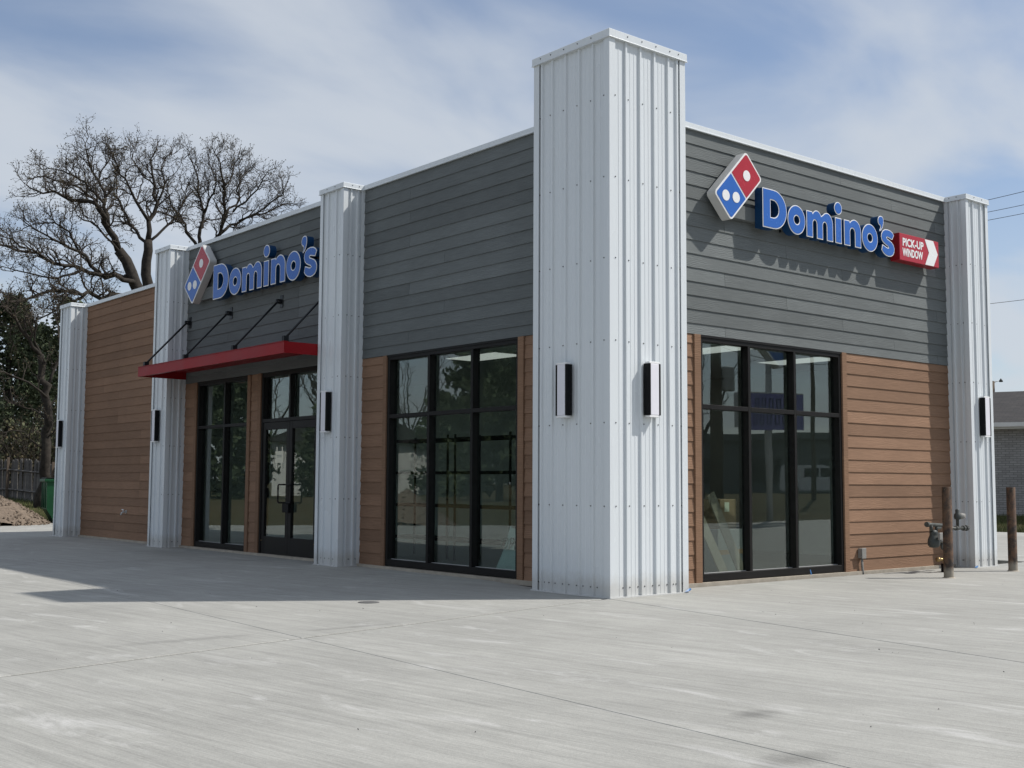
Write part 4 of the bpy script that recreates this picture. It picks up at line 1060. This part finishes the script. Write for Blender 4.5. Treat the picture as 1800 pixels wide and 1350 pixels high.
# ---------------------------------------------------------------- left background
fn = empty('picket_fence', (0,0,0), 0, 'weathered grey picket fence sagging behind the gravel pile', 'fence')
fa, fb = Vector(gp(-60, 44)), Vector(gp(140, 41)); fd = (fb-fa); flen = fd.length; fd.normalize(); fnrm = Vector((fd.y, -fd.x, 0))
pk_me = None; rngf = random.Random(2)
npk = int(flen/.135)
for k in range(npk):
    s_ = k*.135; p = fa+fd*s_; arch = .10*math.sin(math.pi*((s_ % 2.4)/2.4))
    hh = 1.42+arch+rngf.uniform(-.02, .02)
    if pk_me is None:
        M_ = MB(); M_.prism([(-.062,0),(.062,0),(.062,1.33),(.035,1.40),(-.035,1.40),(-.062,1.33)], lambda a, b_: (a,-.009,b_), lambda a, b_: (a,.009,b_)); o = M_.build('picket', MAT['oldwood'], fn); pk_me = o.data
    else: o = bpy.data.objects.new('picket', pk_me); col.objects.link(o); o.parent = fn
    o.location = (p.x, p.y, gh(p.x, p.y)-.03); o.rotation_euler = (rngf.gauss(0, .02), rngf.gauss(0, .03), math.atan2(fd.y, fd.x)); o.scale = (1, 1, hh/1.40)
for z in (.35, 1.05):
    for k in range(int(flen/2.4)+1):
        a, c = fa+fd*(k*2.4), fa+fd*min(k*2.4+2.39, flen)
        a = a-fnrm*-.04; c = c-fnrm*-.04
        MB().tube([(a.x, a.y, gh(a.x, a.y)+z), (c.x, c.y, gh(c.x, c.y)+z+rngf.gauss(0, .03))], .035, 4).build('fence_rail', MAT['oldwood'], fn)
for k in range(int(flen/2.4)+1):
    a = fa+fd*(k*2.4)+fnrm*.05; MB().box(-.045, .045, -.045, .045, -.2, 1.5).build('fence_post', MAT['polewood'], fn).location = (a.x, a.y, gh(a.x, a.y))

dpos = at(129, 849, 34.0); dz = gh(dpos.x, dpos.y)
dm = empty('dumpster', (dpos.x, dpos.y, dz), R(-14), 'green steel dumpster with sloping front half hidden by the last column', 'dumpster')
pr = [(-.45, 0), (.60, 0), (.78, .55), (.82, 1.28), (-.78, 1.28), (-.76, .52)]
MB().prism(pr, lambda a, b_: (a-.0, -.9, b_), lambda a, b_: (a, .9, b_)).build('bin', MAT['green'], dm)
MB().cbox(-.84, .88, -.94, .94, 1.281, 1.36, .01).build('rim', MAT['green'], dm)
for y in (-.6, 0, .6): MB().box(-.80, -.765, y-.03, y+.03, .55, 1.27).build('rib', MAT['green'], dm)
MB().cbox(-.80, .0, -.90, .90, 1.361, 1.40, .01).build('lid', MAT['blackmatte'], dm)

def heap(name, label, c, r, h, seed, nst, group=None):
    rng = random.Random(seed); root = empty(name, (c[0], c[1], 0), 0, label, 'pile', group)
    M_ = MB(); n, mr = 40, 16
    zb = max(gh(c[0], c[1]), 0)
    def hz_(x, y):
        q = math.hypot(x, y)/r; 
        return max(-.06, h*max(0, 1-q)**.85*(1+.12*math.sin(3*x+seed)+.10*math.sin(4.1*y+2*seed)) ) if q < 1 else -.06
    M_.v.append((0, 0, hz_(0, 0)))
    for j in range(1, mr+1):
        for i in range(n):
            a = 2*math.pi*i/n; q = r*j/mr*(1+.08*math.sin(3*a+seed)); x, y = q*math.cos(a), q*math.sin(a)
            M_.v.append((x, y, hz_(x, y)+rng.gauss(0, .012)))
    for i in range(n): M_.f.append((0, 1+i, 1+(i+1) % n))
    for j in range(mr-1):
        for i in range(n): M_.f.append((1+j*n+i, 1+(j+1)*n+i, 1+(j+1)*n+(i+1) % n, 1+j*n+(i+1) % n))
    M_.build('mound', MAT['gravel'], root, True)
    S = MB()
    for k in range(nst):
        a = rng.uniform(0, 6.28); q = r*math.sqrt(rng.random())*1.08; x, y = q*math.cos(a), q*math.sin(a); z = max(hz_(x, y), 0); s_ = rng.uniform(.018, .05)
        V = [Vector(v)*s_+wob(rng, s_*.25) for v in ((1,0,0),(-1,0,0),(0,1,0),(0,-1,0),(0,0,.8),(0,0,-.8))]
        S.add([(x+v.x, y+v.y, z+v.z) for v in V], [(0,2,4),(2,1,4),(1,3,4),(3,0,4),(2,0,5),(1,2,5),(3,1,5),(0,3,5)])
    o = S.build('stones', MAT['gravel'], root); tag(o, kind='stuff'); root.location.z = zb-.02
    return root
heap('gravel_pile', 'brown gravel pile at the left edge beside the concrete', (.25, 25.6), 2.6, 1.25, 3, 2600)

# grass and litter where the photograph shows ground
def scatter(name, label, area_fn, n, mat, seed, blade):
    rng = random.Random(seed); M_ = MB()
    for k in range(n):
        x, y = area_fn(rng)
        if lot_dist(x, y) < .12: continue
        z = gh(x, y)
        if blade:
            a = rng.uniform(0, 6.28); hgt = rng.uniform(.05, .14); w_ = .008; lx, ly = rng.gauss(0, .04), rng.gauss(0, .04); b_ = len(M_.v)
            M_.v += [(x-w_*math.cos(a), y-w_*math.sin(a), z-.01), (x+w_*math.cos(a), y+w_*math.sin(a), z-.01), (x+lx, y+ly, z+hgt)]; M_.f.append((b_, b_+1, b_+2))
        else: leaf_quad(M_, Vector((x, y, z+rng.uniform(.0, .06))), wob(rng, 1)*Vector((1,1,.35)), rng.uniform(.05, .14), rng)
    o = M_.build(name, mat); tag(o, label, name.replace('_', ' '), kind='stuff'); return o
def regA(r):
    d_ = r.uniform(30, 46); p = at(r.uniform(-80, 150), 849, d_); return p.x, p.y
def regB(r):
    d_ = r.uniform(25, 36); p = at(r.uniform(1700, 1900), 849, d_); return p.x, p.y
def regC(r):
    d_ = r.uniform(24, 29.5); p = at(r.uniform(1700, 1900), 849, d_); return p.x, p.y
scatter('grass', 'rough grass behind the gravel pile', regA, 16000, MAT['grass'], 1, True)
scatter('grass', 'rough grass in front of the brick house', regB, 14000, MAT['grass'], 2, True)
scatter('leaf_litter', 'brown dead leaves banked along the lot edge before the brick house', regC, 6500, MAT['litter'], 3, False)

# ---------------------------------------------------------------- brick house at the right
hd = Vector((.30, -.954, 0)).normalized(); hn = Vector((-hd.y*-1, 0, 0))
h0 = Vector((23.75, 13.0, 0)); hz0 = .47
hs = empty('brick_house', (h0.x, h0.y, hz0), math.atan2(hd.y, hd.x), 'low white brick house with dark shingle roof beyond the lot', 'house')
# local x along the wall, local y toward the back (away from the store)
Lh, Wh, Eh = 18.0, 8.0, 2.46
MB().box(0, Lh, 0, Wh, -.5, Eh).build('wall', MAT['brick'], hs)
rf = MB(); ov = .45; rise = 1.22
rf.add([(-ov, -ov, Eh-.02), (Lh+ov, -ov, Eh-.02), (Lh+ov, Wh/2, Eh+rise), (-ov, Wh/2, Eh+rise), (-ov, Wh+ov, Eh-.02), (Lh+ov, Wh+ov, Eh-.02),
        (-ov, -ov, Eh+.08), (Lh+ov, -ov, Eh+.08), (Lh+ov, Wh/2, Eh+rise+.10), (-ov, Wh/2, Eh+rise+.10), (-ov, Wh+ov, Eh+.08), (Lh+ov, Wh+ov, Eh+.08)],
       [(6,7,8,9),(9,8,11,10),(0,3,2,1),(3,4,5,2),(0,1,7,6),(5,4,10,11),(0,6,9,3),(3,9,10,4),(1,2,8,7),(2,5,11,8)])
rfo = rf.build('roof', MAT['shingle'], hs)
MB().box(-ov+.01, Lh+ov-.01, -ov-.11, -ov-.003, Eh-.04, Eh+.085).build('gutter', MAT['whitetrim'], hs)
MB().box(-ov+.05, Lh+ov-.05, -ov+.01, -.003, Eh-.10, Eh-.025).build('soffit', MAT['whitetrim'], hs)
for x in (8.5, 13.0):
    wd = MB().cbox(x, x+1.5, -.03, .05, .95, 2.1, .01).build('window', MAT['whitetrim'], hs); MB().box(x+.08, x+.72, -.036, -.031, 1.03, 2.02).build('pane', MAT['glassdark'], wd); MB().box(x+.78, x+1.42, -.036, -.031, 1.03, 2.02).build('pane', MAT['glassdark'], wd)
bp_ = at(1775, 849, 36.6); bush('bare_shrub', 'small bare twiggy shrub against the white brick wall', (bp_.x, bp_.y, gh(bp_.x, bp_.y)), 1.15, .75, 14, 1, MAT['bud'], None, 30, .05)

pp = at(1748, 849, 62); pz = gh(pp.x, pp.y)
up = empty('utility_pole', (pp.x, pp.y, pz), 0, 'wooden pole with small lamp rising behind the brick house roof', 'pole')
MB().tube([(0,0,-.3),(0,0,6.1)], [.19,.15], 12).build('post', MAT['polewood'], up, True)
rr_ = RT0
MB().tube([(0,0,5.9),(rr_.x*.22,rr_.y*.22,6.08),(rr_.x*.42,rr_.y*.42,6.13)], .025, 6).build('lamp_arm', MAT['gal'], up, True)
MB().lathe([(.02,.25),(.06,.2),(.17,.02),(.15,-.06),(.0,-.08)][::-1], 0, 0, 12).build('lamp_head', MAT['meter'], up, True)
lh_ = [o for o in up.children if o.name.startswith('lamp_head')][0]; lh_.location = (rr_.x*.5, rr_.y*.5, 6.10); lh_.scale = (.6, .6, .6)
def cable(label, a, b_, sag, r=.012, group='overhead cables'):
    q = []
    for k in range(25):
        t = k/24; p = a.lerp(b_, t); p.z -= sag*4*t*(1-t); q.append(p)
    o = MB().tube(q, r, 5).build('cable', MAT['wire'], None, True); tag(o, label, 'cable', group); return o
cable('drooping service wire from the lamp pole to the house roof', Vector((pp.x, pp.y, pz+5.6)), at(1830, 708, 58), .25, .022, None)
cable('highest thin cable crossing the sky right of the far column', at(1480, 402, 60), at(2100, 254, 52), .3, .014)
cable('second thin cable crossing the sky right of the far column', at(1480, 415, 60), at(2100, 287, 52), .3, .013)
cable('third thin cable crossing the sky right of the far column', at(1480, 426, 60), at(2100, 306, 52), .3, .013)
cable('lowest thin cable halfway down the sky right of the far column', at(1480, 554, 60), at(2100, 480, 52), .3, .012)

# ---------------------------------------------------------------- what the windows mirror: south-east street side
ZP = gh(22.25, -14.2)
py_ = empty('pylon_sign', (22.25, -14.2, ZP), R(202), 'tall store pylon sign with lilac banner, seen mirrored in the street window', 'sign')
MB().tube([(0,0,-.2),(0,0,5.4)], .11, 14).build('post', MAT['gal'], py_, True)
lo = empty('logo_cabinet', (0,0,0)); lo.parent = py_
logo(lo, 0.0, 5.95, 2.25, -.28, .5, 'gal')
MB().cbox(-1.15, 1.15, -.22, .22, 3.05, 4.15, .02).build('banner_cabinet', MAT['gal'], py_)
MB().box(-1.12, .80, -.228, -.2205, 2.95, 4.10).build('banner', MAT['purple'], py_)
for k in range(5):
    x = -.55+.26*k
    MB().box(x, x+.04, -.2345, -.2285, 3.62, 3.95).box(x+.12, x+.16, -.2345, -.2285, 3.62, 3.95).box(x+.0405, x+.1195, -.2345, -.2285, 3.91, 3.95).build('banner_mark', MAT['purpleink'], py_)
for k in range(6):
    x = -.75+.26*k; MB().box(x, x+.04, -.2345, -.2285, 3.12, 3.46).box(x+.12, x+.16, -.2345, -.2285, 3.12, 3.46).box(x+.0405, x+.1195, -.2345, -.2285, 3.12, 3.16).build('banner_mark', MAT['purpleink'], py_)
def street_pole(x, y, h, r, label, transformer=True):
    t_ = empty('power_pole', (x, y, gh(x, y)), R(30), label, 'pole', None)
    MB().tube([(0,0,-.3),(0,0,h)], [r, r*.75], 12).build('post', MAT['polewood'], t_, True)
    MB().box(-1.1, 1.1, -.06, .06, h-.7, h-.58).build('crossarm', MAT['polewood'], t_)
    for a in (-1.0, -.4, .4, 1.0): MB().lathe([(.03,h-.58),(.055,h-.54),(.03,h-.50),(.055,h-.46),(.02,h-.42)], a, 0, 8).build('insulator', MAT['gal'], t_)
    if transformer:
        MB().lathe([(.0,4.35),(.26,4.36),(.28,4.42),(.28,5.2),(.29,5.22),(.24,5.30),(.0,5.33)], .46, 0, 16).build('transformer', MAT['gal'], t_, True)
        MB().box(.12, .25, -.05, .05, 4.6, 5.0).build('hanger', MAT['darkrod'], t_)
    return t_
street_pole(25.75, -19.4, 9.0, .24, 'heavy wooden power pole with transformer, seen mirrored in the street window')
street_pole(36.0, -22.5, 9.5, .12, 'thin power pole, seen mirrored in right pane of the street window', False)
for i, z in enumerate((8.55, 8.5, 7.2, 6.4)):
    cable(('topmost','second','third','lowest')[i]+' street cable mirrored in the street window', Vector((25.75-.3*i, -19.4, gh(25,-19)+z)), Vector((36.0, -22.5+.3*i, gh(36,-22)+z-.3)), .35, .014, 'street cables')
    cable(('topmost','second','third','lowest')[i]+' street cable running west, mirrored in the street window', Vector((25.75-.3*i, -19.4, gh(25,-19)+z)), Vector((-20, -30+.3*i, 8.0+.2*i)), .9, .014, 'street cables')
vn = empty('delivery_van', (52.3, -34.2, gh(52, -34)), math.atan2(1.91, 1.38), 'white compact van parked across the street, seen mirrored in the street window', 'van')
side_ = [(-2.1,.35),(-2.1,1.0),(-2.02,1.75),(-1.85,1.88),(.45,1.90),(.85,1.80),(1.45,1.22),(2.1,1.02),(2.28,.80),(2.28,.38),(1.95,.30),(-1.9,.28)]
MB().prism(side_, lambda a, b_: (a,-.86,b_), lambda a, b_: (a,.86,b_)).build('body', MAT['vanwhite'], vn)
for s_ in (-1, 1):
    y0_, y1_ = (.861, .872) if s_ > 0 else (-.872, -.861)
    MB().prism([(.30,1.15),(.30,1.70),(.78,1.70),(1.28,1.22),(1.28,1.15)], lambda a, b_: (a,y0_,b_), lambda a, b_: (a,y1_,b_)).build('side_glass', MAT['glassdark'], vn)
    MB().prism([(-.70,1.15),(-.70,1.70),(.20,1.70),(.20,1.15)], lambda a, b_: (a,y0_,b_), lambda a, b_: (a,y1_,b_)).build('side_glass', MAT['glassdark'], vn)
    for x in (-1.35, 1.42):
        wh = MB().tube([(x, s_*.70, .32), (x, s_*.89, .32)], .32, 20).build('wheel', MAT['tyre'], vn); MB().tube([(x, s_*.885, .32), (x, s_*.900, .32)], .19, 14).build('rim', MAT['gal'], wh)
    MB().cbox(2.10, 2.30, s_*.66-.12, s_*.66+.12, .72, .90, .02).build('headlight', MAT['white'], vn)
MB().prism([(.92,1.79),(.90,1.80),(1.47,1.235),(1.50,1.235)], lambda a, b_: (a+.012,-.74,b_), lambda a, b_: (a+.012,.74,b_)).build('windscreen', MAT['glassdark'], vn)
lb = empty('long_building', (70, -52, gh(70, -52)), math.atan2(8.3, 6.5), 'long low blue-grey shop building far across the street, mirrored in window', 'building')
MB().box(-24, 24, -1, 9, -.5, 4.0).build('wall', MAT['raceway'], lb)
MB().box(-24.4, 24.4, -1.4, 9.4, 4.0, 4.5).build('roof', MAT['raceway'], lb)
for k in range(9):
    x = -21+5*k; MB().box(x, x+2.2, 9.005, 9.05, .8, 2.6).build('window', MAT['glassdark'], lb); MB().box(x, x+2.2, -1.05, -1.005, .8, 2.6).build('window', MAT['glassdark'], lb)
# north-west side, mirrored by the shaded windows
pine('broad layered pine across the lot, mirrored in the shaded window', (-18.7, 26.3, gh(-18.7, 26.3)), 8.6, 21, .30, 20000, None, 'pine_tree', .10, .24)
heap('gravel_pile', 'pale gravel mound across the lot, mirrored in the shaded window', (-9.75, 19.35), 1.35, .85, 7, 500)
rngr = random.Random(77)
def simple_tree(label, x, y, h, seed):
    rng = random.Random(seed); zg = gh(x, y); b0 = Vector((x, y, zg-.1)); T = [[(b0, .22), (b0+Vector((.1,0,h*.2)), .18), (b0+Vector((0,.1,h*.38)), .15)]]
    for k in range(6):
        a = k*1.05+rng.uniform(-.3,.3); s0 = T[0][-1][0]-Vector((0,0,rng.uniform(0, h*.12)))
        e = Vector((math.cos(a)*h*.26, math.sin(a)*h*.26, h*rng.uniform(.42, .6)))
        T.append([(s0, .10), (s0+e*.5+Vector((0,0,.2)), .06), (s0+e, .025)])
    return oak(label, T, seed, .72, .09, group='bare trees beyond the lot', maxlev=2)
srcs = [simple_tree('bare tree leftmost in the shaded window mirror image', -30.3, 48.8, 9.5, 101), simple_tree('bare tree mirrored in the double door transom', -19.5, 40.0, 11.0, 102)]
for i, (x, y, s_, lab) in enumerate(((-33.5, 45.5, 1.0, 'bare tree mirrored behind the middle pane of shaded window'), (-27.0, 51.0, .9, 'far bare tree mirrored low in the shaded window'), (-15.5, 38.5, .8, 'bare tree mirrored in the narrow entrance window'),
        (-37, 44, 1.1, 'bare tree mirrored behind the layered pine'), (-23.5, 47, 1.0, 'bare tree mirrored beside the pale house'), (37, -30, .9, 'bare tree mirrored in left pane of the street window'))):
    c = copy_tree(srcs[i % 2]); c.location = (x, y, gh(x, y)-.1); c.rotation_euler = (0,0,1.1*i); c.scale = (s_,)*3; c['label'] = lab
for i, (x, y, h, lab) in enumerate(((-12.3, 36.2, 5.6, 'dark evergreen mirrored in the narrow entrance window'), (-18.2, 38.0, 4.2, 'dark evergreen mirrored in the left door leaf'), (-26, 40, 5.0, 'evergreen mirrored low in the shaded window'), (31, -27, 4.6, 'green shrubby tree mirrored in left pane of street window'))):
    pine(lab, (x, y, gh(x, y)), h, 60+i, .38, 8000, 'evergreens beyond the lot', 'evergreen_tree', .05, .22)
hh_ = empty('pale_house', (-25.5, 47.5, gh(-25, 47)), R(-58), 'pale sided house with gable roof, mirrored in the entrance glass', 'house')
MB().box(-6, 6, -4, 4, -.4, 2.7).build('wall', MAT['whitetrim'], hh_)
MB().prism([(-4.5,2.69),(4.5,2.69),(0,4.6)], lambda a, b_: (-6.4,a,b_), lambda a, b_: (6.4,a,b_)).build('roof', MAT['shingle'], hh_)
for x in (-4, -1, 2.5): MB().box(x, x+1.1, -4.05, -4.005, .9, 2.2).build('window', MAT['glassdark'], hh_)

# grit and bits of leaf lying on the concrete
rg = random.Random(9); G = MB()
for k in range(150):
    if k < 80: x, y = rg.uniform(-9, 8), rg.uniform(-6.5, .3)
    else: x, y = rg.uniform(-5, .4), rg.uniform(.2, 14)
    if -.05 < x < 9 and y > -.05: continue
    q = rg.uniform(.002, .006)
    V = [Vector(v)*q+wob(rg, q*.3) for v in ((1,0,0),(-1,0,0),(0,1,0),(0,-1,0),(0,0,.7),(0,0,-.3))]
    G.add([(x+v.x, y+v.y, .003+v.z) for v in V], [(0,2,4),(2,1,4),(1,3,4),(3,0,4),(2,0,5),(1,2,5),(3,1,5),(0,3,5)])
go2 = G.build('grit', MAT['drain']); tag(go2, 'dark grit and crumbs scattered on the concrete', 'grit', kind='stuff')
